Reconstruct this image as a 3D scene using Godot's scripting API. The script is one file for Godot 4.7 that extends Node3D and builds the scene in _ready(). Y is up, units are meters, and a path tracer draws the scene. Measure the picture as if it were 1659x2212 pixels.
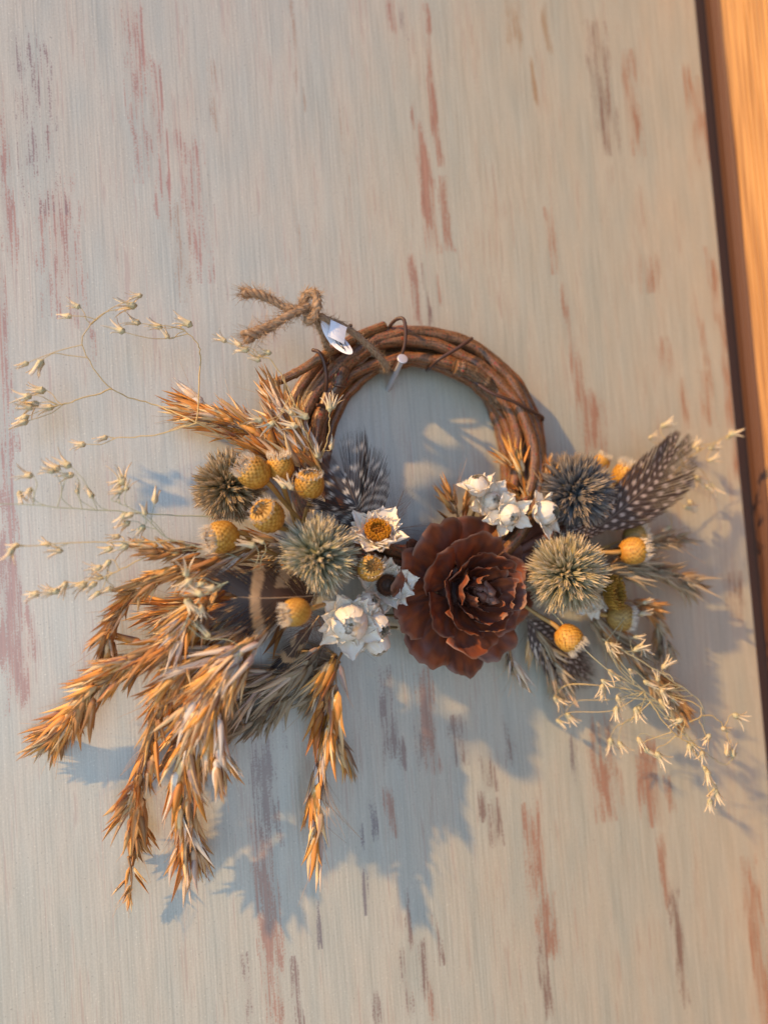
extends Node3D
# A dried-flower wreath hung on a weathered painted board beside a wooden jamb. Board plane z = 0, y up, metres.

const FOCAL := 1601.0
var eye: Vector3
var ahead: Vector3
var side: Vector3
var over: Vector3
var rng := RandomNumberGenerator.new()
var grain := FastNoiseLite.new()
var M := {}

# ---------------------------------------------------------------- helpers
class Shape:
	var v := PackedVector3Array()
	var c := PackedColorArray()
	var t := PackedInt32Array()
	var uv := PackedVector2Array()

	func vert(p: Vector3, col: Color) -> int:
		v.append(p)
		c.append(col)
		return v.size() - 1

	func tri(a: int, b: int, d: int) -> void:
		t.append(a)
		t.append(b)
		t.append(d)

	func lattice(first: int, rows: int, cols: int, wrap := false) -> void:
		for r in rows - 1:
			for k in (cols if wrap else cols - 1):
				var k2 := (k + 1) % cols
				var a := first + r * cols + k
				var b := first + (r + 1) * cols + k
				var d := first + (r + 1) * cols + k2
				var e := first + r * cols + k2
				tri(a, b, d)
				tri(a, d, e)

	func tube(path: PackedVector3Array, rad: PackedFloat32Array, col: PackedColorArray, sides := 6, mapped := false) -> void:
		var n := path.size()
		var first := v.size()
		var run := 0.0
		var up := Vector3(0.31, 0.2, 0.93)
		for i in n:
			var tan := (path[mini(i + 1, n - 1)] - path[maxi(i - 1, 0)]).normalized()
			up = (up - tan * up.dot(tan))
			if up.length() < 1e-6:
				up = tan.cross(Vector3(0.7, 0.7, 0.1))
			up = up.normalized()
			var bi := tan.cross(up)
			for k in sides:
				var a := TAU * k / sides
				vert(path[i] + (up * cos(a) + bi * sin(a)) * rad[mini(i, rad.size() - 1)], col[mini(i, col.size() - 1)])
				if mapped:   # metres along and round the stem
					uv.append(Vector2(absf(2.0 * k / sides - 1.0), run * 9.0))
			if i < n - 1:
				run += path[i].distance_to(path[i + 1])
		lattice(first, n, sides, true)
		var s := vert(path[0], col[0])
		var e := vert(path[n - 1], col[col.size() - 1])
		if mapped:
			uv.append(Vector2(0.5, 0.0))
			uv.append(Vector2(0.5, run * 9.0))
		for k in sides:
			tri(s, first + k, first + (k + 1) % sides)
			tri(e, first + (n - 1) * sides + (k + 1) % sides, first + (n - 1) * sides + k)

	func rod(path: PackedVector3Array, r0: float, r1: float, col: Color, sides := 5, col2 = null) -> void:
		var rad := PackedFloat32Array()
		var cs := PackedColorArray()
		for i in path.size():
			var f := float(i) / (path.size() - 1)
			rad.append(lerpf(r0, r1, f))
			cs.append(col.lerp(col2, f) if col2 != null else col)
		tube(path, rad, cs, sides)

	func mesh(m: Material) -> ArrayMesh:
		var nrm := PackedVector3Array()
		nrm.resize(v.size())
		for i in range(0, t.size(), 3):
			var a := v[t[i]]
			var f := (a - v[t[i + 2]]).cross(a - v[t[i + 1]])
			nrm[t[i]] += f
			nrm[t[i + 1]] += f
			nrm[t[i + 2]] += f
		for i in nrm.size():
			nrm[i] = nrm[i].normalized() if nrm[i].length_squared() > 1e-30 else Vector3.UP
		var a := []
		a.resize(Mesh.ARRAY_MAX)
		a[Mesh.ARRAY_VERTEX] = v
		a[Mesh.ARRAY_NORMAL] = nrm
		a[Mesh.ARRAY_COLOR] = c
		a[Mesh.ARRAY_INDEX] = t
		if uv.size() == v.size():
			a[Mesh.ARRAY_TEX_UV] = uv
		var m3 := ArrayMesh.new()
		m3.add_surface_from_arrays(Mesh.PRIMITIVE_TRIANGLES, a)
		m3.surface_set_material(0, m)
		return m3


func spot(u: float, w: float, h: float) -> Vector3:   # the point h millimetres in front of the board
	var d := ahead + side * ((u - 829.5) / FOCAL) - over * ((w - 1106.0) / FOCAL)
	return eye + d * ((h * 0.001 - eye.z) / d.z)


func size_at(u: float, w: float, h: float) -> float:  # metres that one unit of the plan measures there
	return (spot(u, w, h) - eye).dot(ahead) / FOCAL


func lin(r: float, g: float, b: float) -> Color:
	return Color(r, g, b)


func mat(rough: float, back := Color.BLACK, spec := 0.5) -> StandardMaterial3D:
	var m := StandardMaterial3D.new()
	m.vertex_color_use_as_albedo = true
	m.roughness = rough
	m.metallic_specular = spec
	m.cull_mode = BaseMaterial3D.CULL_DISABLED
	if back != Color.BLACK:
		m.backlight_enabled = true
		m.backlight = back
	return m


func thing(called: String, label: String, category: String, at: Vector3, group := "") -> Node3D:
	var o := Node3D.new()
	o.name = called
	add_child(o, true)
	o.position = at
	o.set_meta("label", label)
	o.set_meta("category", category)
	if group:
		o.set_meta("group", group)
	return o


func part(parent: Node3D, called: String, m: Mesh, where := Transform3D(), kind := "") -> MeshInstance3D:
	var o := MeshInstance3D.new()
	o.name = called
	o.mesh = m
	parent.add_child(o, true)
	o.transform = parent.global_transform.affine_inverse() * where
	if kind:
		o.set_meta("kind", kind)
	return o


func smooth(pts: PackedVector3Array, per := 8) -> PackedVector3Array:
	var out := PackedVector3Array()
	var n := pts.size()
	for i in n - 1:
		var a := pts[maxi(i - 1, 0)]
		var b := pts[i]
		var d := pts[i + 1]
		var e := pts[mini(i + 2, n - 1)]
		for k in per:
			out.append(b.cubic_interpolate(d, a, e, float(k) / per))
	out.append(pts[n - 1])
	return out


func way(pts: Array, per := 8) -> PackedVector3Array:
	var p := PackedVector3Array()
	for q in pts:
		p.append(spot(q[0], q[1], q[2]))
	return smooth(p, per)


func along(path: PackedVector3Array, f: float) -> Vector3:
	var x := clampf(f, 0.0, 1.0) * (path.size() - 1)
	var i := mini(int(x), path.size() - 2)
	return path[i].lerp(path[i + 1], x - i)


func heading(path: PackedVector3Array, f: float) -> Vector3:
	return (along(path, f + 0.04) - along(path, f - 0.04)).normalized()


func frame(y: Vector3, roll := 0.0, scale := 1.0) -> Basis:  # a basis whose y runs along the direction given
	y = y.normalized()
	var z := Vector3(0, 0, 1)
	if absf(y.z) > 0.97:
		z = Vector3(0, 1, 0)
	z = (z - y * z.dot(y)).normalized().rotated(y, roll)
	return Basis(y.cross(z) * scale, y * scale, z * scale)


func pull(a: float) -> float:
	return rng.randf_range(-a, a)


# ---------------------------------------------------------------- the place
func _ready() -> void:
	rng.seed = 11
	grain.seed = 5
	grain.noise_type = FastNoiseLite.TYPE_SIMPLEX_SMOOTH
	grain.frequency = 1.0
	grain.fractal_octaves = 3
	# camera
	var yaw := deg_to_rad(13.0)
	var pitch := deg_to_rad(2.5)
	var roll := deg_to_rad(4.2)
	ahead = Vector3(sin(yaw) * cos(pitch), sin(pitch), -cos(yaw) * cos(pitch))
	var r0 := ahead.cross(Vector3.UP).normalized()
	var u0 := r0.cross(ahead)
	over = u0 * cos(roll) + r0 * sin(roll)
	side = r0 * cos(roll) - u0 * sin(roll)
	eye = ahead * -0.43
	var cam := Camera3D.new()
	cam.name = "camera"
	var lens := CameraAttributesPhysical.new()
	lens.frustum_focal_length = 12.0 * FOCAL / 1106.0
	lens.frustum_focus_distance = 0.387
	lens.frustum_near = 0.02
	lens.frustum_far = 50.0
	lens.exposure_aperture = 1.6
	cam.attributes = lens
	cam.transform = Transform3D(Basis(side, over, -ahead), eye)
	add_child(cam)
	cam.current = true
	# sky and sun
	var env := Environment.new()
	env.background_mode = Environment.BG_SKY
	var sky := Sky.new()
	var air := ProceduralSkyMaterial.new()
	air.sky_top_color = Color(0.30, 0.46, 0.70)
	air.sky_horizon_color = Color(0.94, 1.07, 1.22)
	air.sky_curve = 0.14
	air.ground_horizon_color = Color(0.97, 1.10, 1.24)
	air.ground_bottom_color = Color(0.62, 0.63, 0.65)
	air.ground_curve = 0.16
	air.sun_angle_max = 12.0
	sky.sky_material = air
	env.sky = sky
	env.background_energy_multiplier = 1.68
	env.tonemap_mode = Environment.TONE_MAPPER_LINEAR
	env.tonemap_exposure = 1.02
	env.sdfgi_enabled = true
	env.ssao_enabled = true
	env.ssil_enabled = true
	var we := WorldEnvironment.new()
	we.name = "daylight"
	we.environment = env
	add_child(we)
	var sun := DirectionalLight3D.new()
	sun.name = "sun"
	sun.light_color = Color(1.0, 0.79, 0.50)
	sun.light_energy = 1.6
	sun.light_angular_distance = 1.4
	sun.shadow_enabled = true
	add_child(sun)
	sun.look_at_from_position(Vector3(-0.74, 0.60, 0.38), Vector3.ZERO)

	M.plant = mat(0.5, Color(0.26, 0.20, 0.12))
	M.paper = mat(0.55, Color(0.5, 0.46, 0.38))
	M.woody = mat(0.55, Color(0.24, 0.12, 0.05))
	M.bark = mat(0.7)
	M.fuzz = mat(0.85)
	M.feather = mat(0.6, Color(0.08, 0.08, 0.08))
	M.tag = mat(0.5)

	build_board()
	build_jamb()
	build_ring()
	build_rose()
	build_thistles()
	build_buds()
	build_strawflowers()
	build_plumes()
	build_sprays()
	build_feathers()
	build_twine()
	build_nail()


# ---------------------------------------------------------------- board
const BX0 := -0.30
const BX1 := 0.2405
const BY0 := -0.40
const BY1 := 0.40

func build_board() -> void:
	var w := 1264
	var h := 1872
	# worn streaks: column, from row, to row, width, strength, tint (0 red, 1 brown, 2 grey, 3 ochre)
	var worn := []
	for s in [[846, 4, 60, 16, 7, 0], [872, 20, 75, 9, 5, 1], [922, 15, 66, 12, 7, 0], [926, 95, 168, 10, 7, 0], [940, 196, 330, 15, 10, 0], [893, 225, 280, 9, 6, 0], [912, 262, 330, 9, 6, 0], [922, 320, 505, 26, 9, 0], [962, 405, 520, 17, 10, 0], [897, 570, 690, 16, 9, 0], [922, 590, 690, 7, 6, 1], [948, 600, 650, 8, 5, 0]]:
		worn.append(s)
	for s in [[14, 270, 530, 20, 7, 0], [8, 560, 900, 22, 6, 0], [16, 930, 1180, 26, 7, 0], [24, 1180, 1480, 42, 10, 0], [66, 1310, 1410, 9, 6, 0], [128, 420, 640, 70, 3, 0], [190, 620, 760, 14, 5, 0], [80, 130, 400, 60, 1, 1], [105, 280, 330, 8, 5, 0], [165, 660, 700, 10, 5, 0]]:
		worn.append(s)
	for s in [[572, 1585, 1790, 42, 9, 1], [578, 1815, 2075, 40, 10, 0], [590, 2070, 2212, 30, 6, 0], [536, 2080, 2190, 14, 6, 1], [688, 1960, 2035, 9, 10, 2], [548, 1500, 1590, 12, 5, 1], [612, 1500, 1600, 8, 5, 1], [640, 2090, 2212, 16, 4, 1]]:
		worn.append(s)
	for s in [[838, 1470, 1620, 30, 6, 1], [866, 1600, 1655, 16, 8, 1], [924, 1475, 1640, 30, 10, 0], [905, 1560, 1650, 14, 6, 1], [988, 1560, 1640, 34, 6, 1], [1056, 1640, 1700, 26, 6, 1], [844, 1715, 1795, 18, 9, 0], [1042, 1710, 1765, 16, 7, 1], [1068, 1740, 1815, 24, 7, 1], [1155, 1770, 1945, 34, 7, 0], [1182, 1950, 2055, 36, 10, 0], [1176, 2045, 2175, 18, 7, 1], [806, 1735, 1805, 12, 7, 2], [784, 1790, 1850, 10, 6, 2]]:
		worn.append(s)
	for s in [[884, 1940, 2040, 10, 8, 1], [914, 2045, 2140, 18, 8, 1], [930, 2125, 2200, 18, 7, 0], [878, 2070, 2180, 16, 6, 1], [812, 2150, 2212, 14, 8, 1], [948, 1990, 2070, 12, 4, 1], [792, 1880, 1960, 16, 5, 2], [1100, 1560, 1640, 20, 4, 1], [1240, 1600, 1680, 14, 5, 2], [700, 1760, 1830, 8, 4, 2]]:
		worn.append(s)
	for s in [[1280, 860, 965, 50, 7, 0], [1248, 755, 880, 20, 6, 0], [1222, 630, 720, 14, 6, 0], [1190, 470, 570, 18, 4, 0], [1152, 135, 215, 8, 6, 3], [1300, 90, 290, 40, 5, 1], [1366, 140, 300, 26, 6, 0], [1488, 150, 230, 16, 6, 0], [1512, 195, 340, 36, 5, 0], [1400, 560, 620, 40, 4, 0]]:
		worn.append(s)
	for s in [[1544, 560, 690, 22, 5, 0], [1562, 660, 790, 16, 6, 0], [1520, 700, 780, 12, 5, 0], [1576, 800, 930, 18, 6, 0], [1530, 815, 905, 26, 5, 0], [1478, 830, 910, 20, 4, 0], [1588, 940, 1030, 14, 6, 0], [1440, 740, 810, 22, 4, 0], [1306, 1575, 1740, 50, 7, 0], [1400, 1620, 1760, 40, 9, 0], [1446, 1685, 1745, 14, 7, 0], [1432, 1820, 1940, 16, 7, 0], [1466, 1940, 2140, 20, 8, 1], [1640, 1910, 2212, 32, 8, 0], [1588, 1250, 1330, 40, 5, 1]]:
		worn.append(s)
	for s in [[1110, 0, 90, 30, 4, 3], [1180, 20, 100, 12, 6, 3], [300, 40, 330, 40, 3, 0], [340, 180, 420, 30, 3, 0], [420, 330, 560, 40, 3, 0], [392, 470, 620, 30, 3, 3], [640, 20, 200, 12, 3, 3], [640, 420, 540, 8, 4, 3], [460, 150, 260, 12, 3, 3], [745, 260, 400, 10, 2, 3]]:
		worn.append(s)
	var mask := [PackedFloat32Array(), PackedFloat32Array(), PackedFloat32Array(), PackedFloat32Array()]
	for k in 4:
		mask[k].resize(w * h)
	var sx := (w - 1) / (BX1 - BX0)
	var sy := (h - 1) / (BY1 - BY0)
	for s in worn:
		var a := spot(s[0], s[1], 0.0)
		var b := spot(s[0], s[2], 0.0)
		var mid := (a + b) * 0.5
		var half: float = maxf(absf(a.y - b.y) * 0.58 * sy, 2.0)
		var wide: float = maxf(s[3] * 0.5 * size_at(s[0], s[1], 0.0) * sx, 1.5)
		var cx: float = (mid.x - BX0) * sx
		var cy: float = (BY1 - mid.y) * sy
		var into: PackedFloat32Array = mask[s[5]]
		for y in range(maxi(0, int(cy - half * 1.25)), mini(h, int(cy + half * 1.25) + 1)):
			var fy: float = (y - cy) / (half * 1.25)
			var drift: float = cx + (y - cy) * 0.035 + 1.2 * sin(y * 0.06 + cx)
			for x in range(maxi(0, int(drift - wide * 1.5)), mini(w, int(drift + wide * 1.5) + 1)):
				var fx: float = (x - drift) / (wide * 1.5)
				var g: float = (1.0 - fx * fx) * (1.0 - absf(fy * fy * fy))
				into[y * w + x] = maxf(into[y * w + x], g * s[4] * 0.1)
		mask[s[5]] = into
	var n := FastNoiseLite.new()
	n.noise_type = FastNoiseLite.TYPE_SIMPLEX_SMOOTH
	n.frequency = 0.21
	n.fractal_octaves = 3
	n.seed = 3
	var streak := stretched(n, w, h, 26)
	n.seed = 9
	n.frequency = 0.33
	n.fractal_octaves = 2
	var fine := stretched(n, w, h, 60)
	n.seed = 21
	n.frequency = 0.02
	n.fractal_octaves = 4
	var broad := stretched(n, w, h, 5)
	n.seed = 33
	n.frequency = 0.3
	n.fractal_octaves = 2
	var speck := stretched(n, w, h, 1)
	n.seed = 44
	n.frequency = 0.085
	n.fractal_octaves = 5
	var chip := stretched(n, w, h, 6)
	var px := PackedByteArray()
	px.resize(w * h * 3)
	var rel := PackedByteArray()
	rel.resize(w * h)
	var m0: PackedFloat32Array = mask[0]
	var m1: PackedFloat32Array = mask[1]
	var m2: PackedFloat32Array = mask[2]
	var m3: PackedFloat32Array = mask[3]
	for i in w * h:
		var st := streak[i] / 255.0 - 0.5
		var fi := fine[i] / 255.0 - 0.5
		var br := broad[i] / 255.0 - 0.5
		var sp := speck[i] / 255.0 - 0.5
		var ch := chip[i] / 255.0 - 0.5
		var r := 181.0 + br * 20.0 + st * 15.0 + fi * 26.0 + sp * 17.0
		var g := 178.5 + br * 9.0 + st * 15.0 + fi * 26.0 + sp * 17.0
		var b := 158.0 + br * 2.0 + st * 15.0 + fi * 26.0 + sp * 17.0
		var hgt := 150.0 + st * 36.0 + fi * 52.0 + sp * 26.0
		var wear := st * 0.9 + fi * 1.25 + ch * 1.1 + sp * 0.8
		var thin := clampf((st * 0.9 + fi * 0.7 + br * 0.6 - 0.30) * 4.0, 0.0, 0.5)   # paint brushed thin along the grain
		r = lerpf(r, 158.0, thin)
		g = lerpf(g, 136.0, thin)
		b = lerpf(b, 116.0, thin)
		var k0 := clampf(maxf((m0[i] * 1.05 + wear * 1.35 - 0.44) * 1.75, m0[i] * (0.16 + br * 0.4)), 0.0, 0.78) if m0[i] > 0.0 else 0.0
		if k0 > 0.0:
			r = lerpf(r, 152.0 + fi * 46.0, k0)
			g = lerpf(g, 105.0 + fi * 40.0, k0)
			b = lerpf(b, 80.0 + fi * 36.0, k0)
			hgt -= k0 * 22.0
		var k1 := clampf(maxf((m1[i] * 1.05 + wear * 1.35 - 0.44) * 1.75, m1[i] * (0.12 + br * 0.3)), 0.0, 0.82) if m1[i] > 0.0 else 0.0
		if k1 > 0.0:
			r = lerpf(r, 118.0 + fi * 36.0, k1)
			g = lerpf(g, 94.0 + fi * 30.0, k1)
			b = lerpf(b, 80.0 + fi * 28.0, k1)
			hgt -= k1 * 26.0
		var k2 := clampf(maxf((m2[i] * 1.05 + wear * 1.35 - 0.5) * 1.75, m2[i] * (0.12 + br * 0.3)), 0.0, 0.8) if m2[i] > 0.0 else 0.0
		if k2 > 0.0:
			r = lerpf(r, 104.0, k2)
			g = lerpf(g, 94.0, k2)
			b = lerpf(b, 92.0, k2)
			hgt -= k2 * 26.0
		var k3 := clampf((m3[i] * 1.1 + wear - 0.35) * 2.0, 0.0, 0.6) if m3[i] > 0.0 else 0.0
		if k3 > 0.0:
			r = lerpf(r, 150.0, k3)
			g = lerpf(g, 118.0, k3)
			b = lerpf(b, 82.0, k3)
			hgt -= k3 * 14.0
		if sp > 0.36 and ch > 0.05:         # flecks of bare primer and grit
			r += 22.0
			g += 22.0
			b += 20.0
		elif sp < -0.37 and ch < -0.12:
			r -= 34.0
			g -= 36.0
			b -= 36.0
		px[i * 3] = int(clampf(r, 0.0, 255.0))
		px[i * 3 + 1] = int(clampf(g, 0.0, 255.0))
		px[i * 3 + 2] = int(clampf(b, 0.0, 255.0))
		rel[i] = int(clampf(hgt, 0.0, 255.0))
	var m := StandardMaterial3D.new()
	m.albedo_texture = ImageTexture.create_from_image(Image.create_from_data(w, h, false, Image.FORMAT_RGB8, px))
	m.heightmap_enabled = true
	m.heightmap_texture = ImageTexture.create_from_image(Image.create_from_data(w, h, false, Image.FORMAT_L8, rel))
	m.heightmap_scale = 0.03
	m.roughness = 0.34
	m.metallic_specular = 0.7
	m.clearcoat_enabled = true
	m.clearcoat = 1.0
	m.clearcoat_roughness = 0.32
	# the slab, its right edge eased; metres along the surface over the size of the print
	var s := Shape.new()
	var prof := [Vector2(-0.9, 0.0)]
	for k in 5:
		var a := PI * 0.5 * k / 4.0
		prof.append(Vector2(BX1 - 0.002 + 0.002 * sin(a), -0.002 + 0.002 * cos(a)))
	prof.append(Vector2(BX1, -0.02))
	for p in prof:
		for y in [-0.9, 0.9]:
			s.vert(Vector3(p.x, y, p.y), Color.WHITE)
			s.uv.append(Vector2((p.x - BX0) / (BX1 - BX0), (BY1 - y) / (BY1 - BY0)))
	s.lattice(0, prof.size(), 2)
	var o := MeshInstance3D.new()
	o.name = "wall"
	o.mesh = s.mesh(m)
	add_child(o, true)
	o.set_meta("kind", "structure")
	o.set_meta("label", "pale grey painted wooden board with red-brown worn streaks behind the wreath")


func stretched(n: FastNoiseLite, w: int, h: int, by: int) -> PackedByteArray:
	var im := n.get_image(w, h / by + 2, false, false, true)
	im.convert(Image.FORMAT_L8)
	if by > 1:
		im.resize(w, (h / by + 2) * by, Image.INTERPOLATE_CUBIC)
		im.crop(w, h)
	else:
		im.crop(w, h)
	return im.get_data()


func build_jamb() -> void:
	var x0 := BX1 + 0.0145
	var t := thing("wooden_jamb", "tall ribbed orange-brown wooden jamb along the right edge of the painted board", "door jamb", Vector3(x0, -0.9, 0.0))
	var im := FastNoiseLite.new()
	im.seed = 8
	im.frequency = 0.12
	im.fractal_octaves = 3
	var gr := im.get_image(512, 64, false, false, true)
	gr.resize(512, 1024, Image.INTERPOLATE_CUBIC)
	gr.convert(Image.FORMAT_RGB8)
	var data := gr.get_data()
	for i in range(0, data.size(), 3):
		var f := data[i] / 255.0
		data[i] = int(lerpf(138.0, 218.0, f))
		data[i + 1] = int(lerpf(94.0, 166.0, f))
		data[i + 2] = int(lerpf(46.0, 98.0, f))
	var m := StandardMaterial3D.new()
	m.albedo_texture = ImageTexture.create_from_image(Image.create_from_data(512, 1024, false, Image.FORMAT_RGB8, data))
	m.roughness = 0.55
	var s := Shape.new()
	var rows := 150
	var n := 0
	for k in rows + 1:
		var z := 0.0055 + 0.0745 * k / rows
		var ph := z / 0.0043
		for j in 25:
			var y := -0.9 + 1.8 * j / 24.0
			var x := x0 - 0.0010 * sin(TAU * (ph + 0.35 * grain.get_noise_2d(y * 6.0, z * 40.0))) - 0.0004 * grain.get_noise_2d(z * 300.0, y * 9.0)
			s.vert(Vector3(x, y, z), Color.WHITE)
			s.uv.append(Vector2(z * 12.0, y * 1.2))
		n += 1
	s.lattice(0, n, 25)
	var first := s.v.size()
	for x in [x0, x0 + 0.03, x0 + 0.03]:
		for y in [-0.9, 0.9]:
			s.vert(Vector3(x, y, 0.08 if s.v.size() < first + 4 else -0.03), Color.WHITE)
			s.uv.append(Vector2(x * 8.0, y * 1.2))
	s.lattice(first, 3, 2)
	part(t, "post", s.mesh(m))
	# dark stained stop in the gap, with two beads
	var d := Shape.new()
	var dark := lin(0.12, 0.058, 0.034)
	var lite := lin(0.18, 0.095, 0.066)
	var prof := []
	for k in 41:
		var z := -0.03 + 0.0362 * k / 40.0
		prof.append([x0 - 0.0012 - 0.0009 * absf(sin(PI * z / 0.0062)), z, lite if fmod(z + 0.1, 0.0124) < 0.0045 else dark])
	for p in prof:
		for y in [-0.9, 0.9]:
			d.vert(Vector3(p[0], y, p[1]), p[2])
	d.lattice(0, prof.size(), 2)
	first = d.v.size()
	for q in [Vector2(x0 - 0.0014, 0.0062), Vector2(x0 + 0.002, 0.0062)]:
		for y in [-0.9, 0.9]:
			d.vert(Vector3(q.x, y, q.y), dark)
	d.lattice(first, 2, 2)
	first = d.v.size()
	for x in [BX1 - 0.03, BX1 + 0.001, x0]:
		for y in [-0.9, 0.9]:
			d.vert(Vector3(x, y, -0.0085 if x > BX1 - 0.01 else -0.0205), dark)
	d.lattice(first, 3, 2)
	part(t, "stop_strip", d.mesh(mat(0.5)))
	# added unseen dark wall that blocks sky light and darkens the board at right
	var w := thing("added_shade_wall", "added unseen dark brown wall past the jamb, blocking sky light from the right", "wall", Vector3(0.30, -1.0, 0.5))
	w.set_meta("kind", "structure")
	var wm := StandardMaterial3D.new()
	wm.albedo_color = Color(0.34, 0.22, 0.15)
	wm.roughness = 0.7
	for k in 12:
		var shade_plank := BoxMesh.new()
		shade_plank.size = Vector3(0.02, 2.0, 0.117)
		shade_plank.material = wm
		part(w, "shade_plank", shade_plank, Transform3D(Basis(), Vector3(0.31 + 0.002 * (k % 2), 0.0, 0.10 + 0.12 * k)))


# ---------------------------------------------------------------- vine ring
func ring_point(th: float, rho: float, z: float) -> Vector3:
	return ring_c + Vector3(cos(th) * (ring_r + rho), sin(th) * (ring_r + rho), z - ring_c.z)

var ring_c: Vector3
var ring_r: float

func bark(f: float, side_: float, k: float, base: Color, pale: Color) -> Color:
	var a := grain.get_noise_3d(f * 60.0, side_ * 7.0, k * 5.0)
	var b := grain.get_noise_3d(f * 400.0, side_ * 12.0, k * 9.0)
	var c := base.lerp(pale, clampf(0.35 + a * 0.7, 0.0, 1.0)) * (1.0 + b * 0.15)
	c.a = 1.0
	return c


func vine(path: PackedVector3Array, r: float, k: float, base: Color, pale: Color, taper := 0.0, sides := 16) -> ArrayMesh:
	var s := Shape.new()
	var n := path.size()
	var rad := PackedFloat32Array()
	var cs := PackedColorArray()
	for i in n:
		var f := float(i) / n
		var knot := 0.0
		for q in [0.13, 0.37, 0.58, 0.81]:
			var e = (f - q - 0.05 * sin(k * 3.1)) * 90.0
			knot += exp(-e * e) * 0.28
		rad.append(r * (1.0 - taper * f) * (1.0 + 0.04 * grain.get_noise_2d(f * 30.0, k * 7.0) + knot * 0.8))
		cs.append(base)
	s.tube(path, rad, cs, sides, true)
	for i in n:
		for j in sides:
			s.c[i * sides + j] = bark(float(i) / n * (n / 200.0), float(j) / sides * 3.0 + sin(float(j) / sides * TAU), k, base, pale)
			s.v[i * sides + j] += (s.v[i * sides + j] - path[i]) * 0.03 * grain.get_noise_3d(float(i) * 0.05, j * 1.7, k * 3.0)
	for i in s.uv.size():
		s.uv[i] += Vector2(k * 0.37, k * 0.23)
	return s.mesh(M.bark)


func bark_material() -> StandardMaterial3D:
	var n := FastNoiseLite.new()
	n.seed = 61
	n.frequency = 0.09
	n.fractal_octaves = 4
	var a := n.get_image(128, 64, false, false, true)
	a.resize(128, 1024, Image.INTERPOLATE_CUBIC)
	a.convert(Image.FORMAT_L8)
	n.seed = 62
	n.frequency = 0.06
	n.fractal_octaves = 5
	var b := n.get_image(128, 1024, false, false, true)
	b.convert(Image.FORMAT_L8)
	var da := a.get_data()
	var db := b.get_data()
	var px := PackedByteArray()
	px.resize(da.size() * 3)
	var hg := PackedByteArray()
	hg.resize(da.size())
	for i in da.size():
		var f := da[i] / 255.0
		var g := db[i] / 255.0
		var v := clampf(0.80 + (f - 0.5) * 0.55 + (g - 0.5) * 0.45, 0.3, 1.0)
		if g < 0.22:
			v *= 0.72      # pits and flecks
		px[i * 3] = int(255.0 * v)
		px[i * 3 + 1] = int(255.0 * v * (0.97 + 0.05 * g))
		px[i * 3 + 2] = int(255.0 * v * (0.90 + 0.16 * g))
		hg[i] = int(255.0 * clampf(0.5 + (f - 0.5) * 0.8 + (g - 0.5) * 0.5, 0.0, 1.0))
	var m := mat(0.36)
	m.albedo_texture = ImageTexture.create_from_image(Image.create_from_data(128, 1024, false, Image.FORMAT_RGB8, px))
	m.heightmap_enabled = true
	m.heightmap_texture = ImageTexture.create_from_image(Image.create_from_data(128, 1024, false, Image.FORMAT_L8, hg))
	m.heightmap_scale = 0.012
	return m


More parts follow.
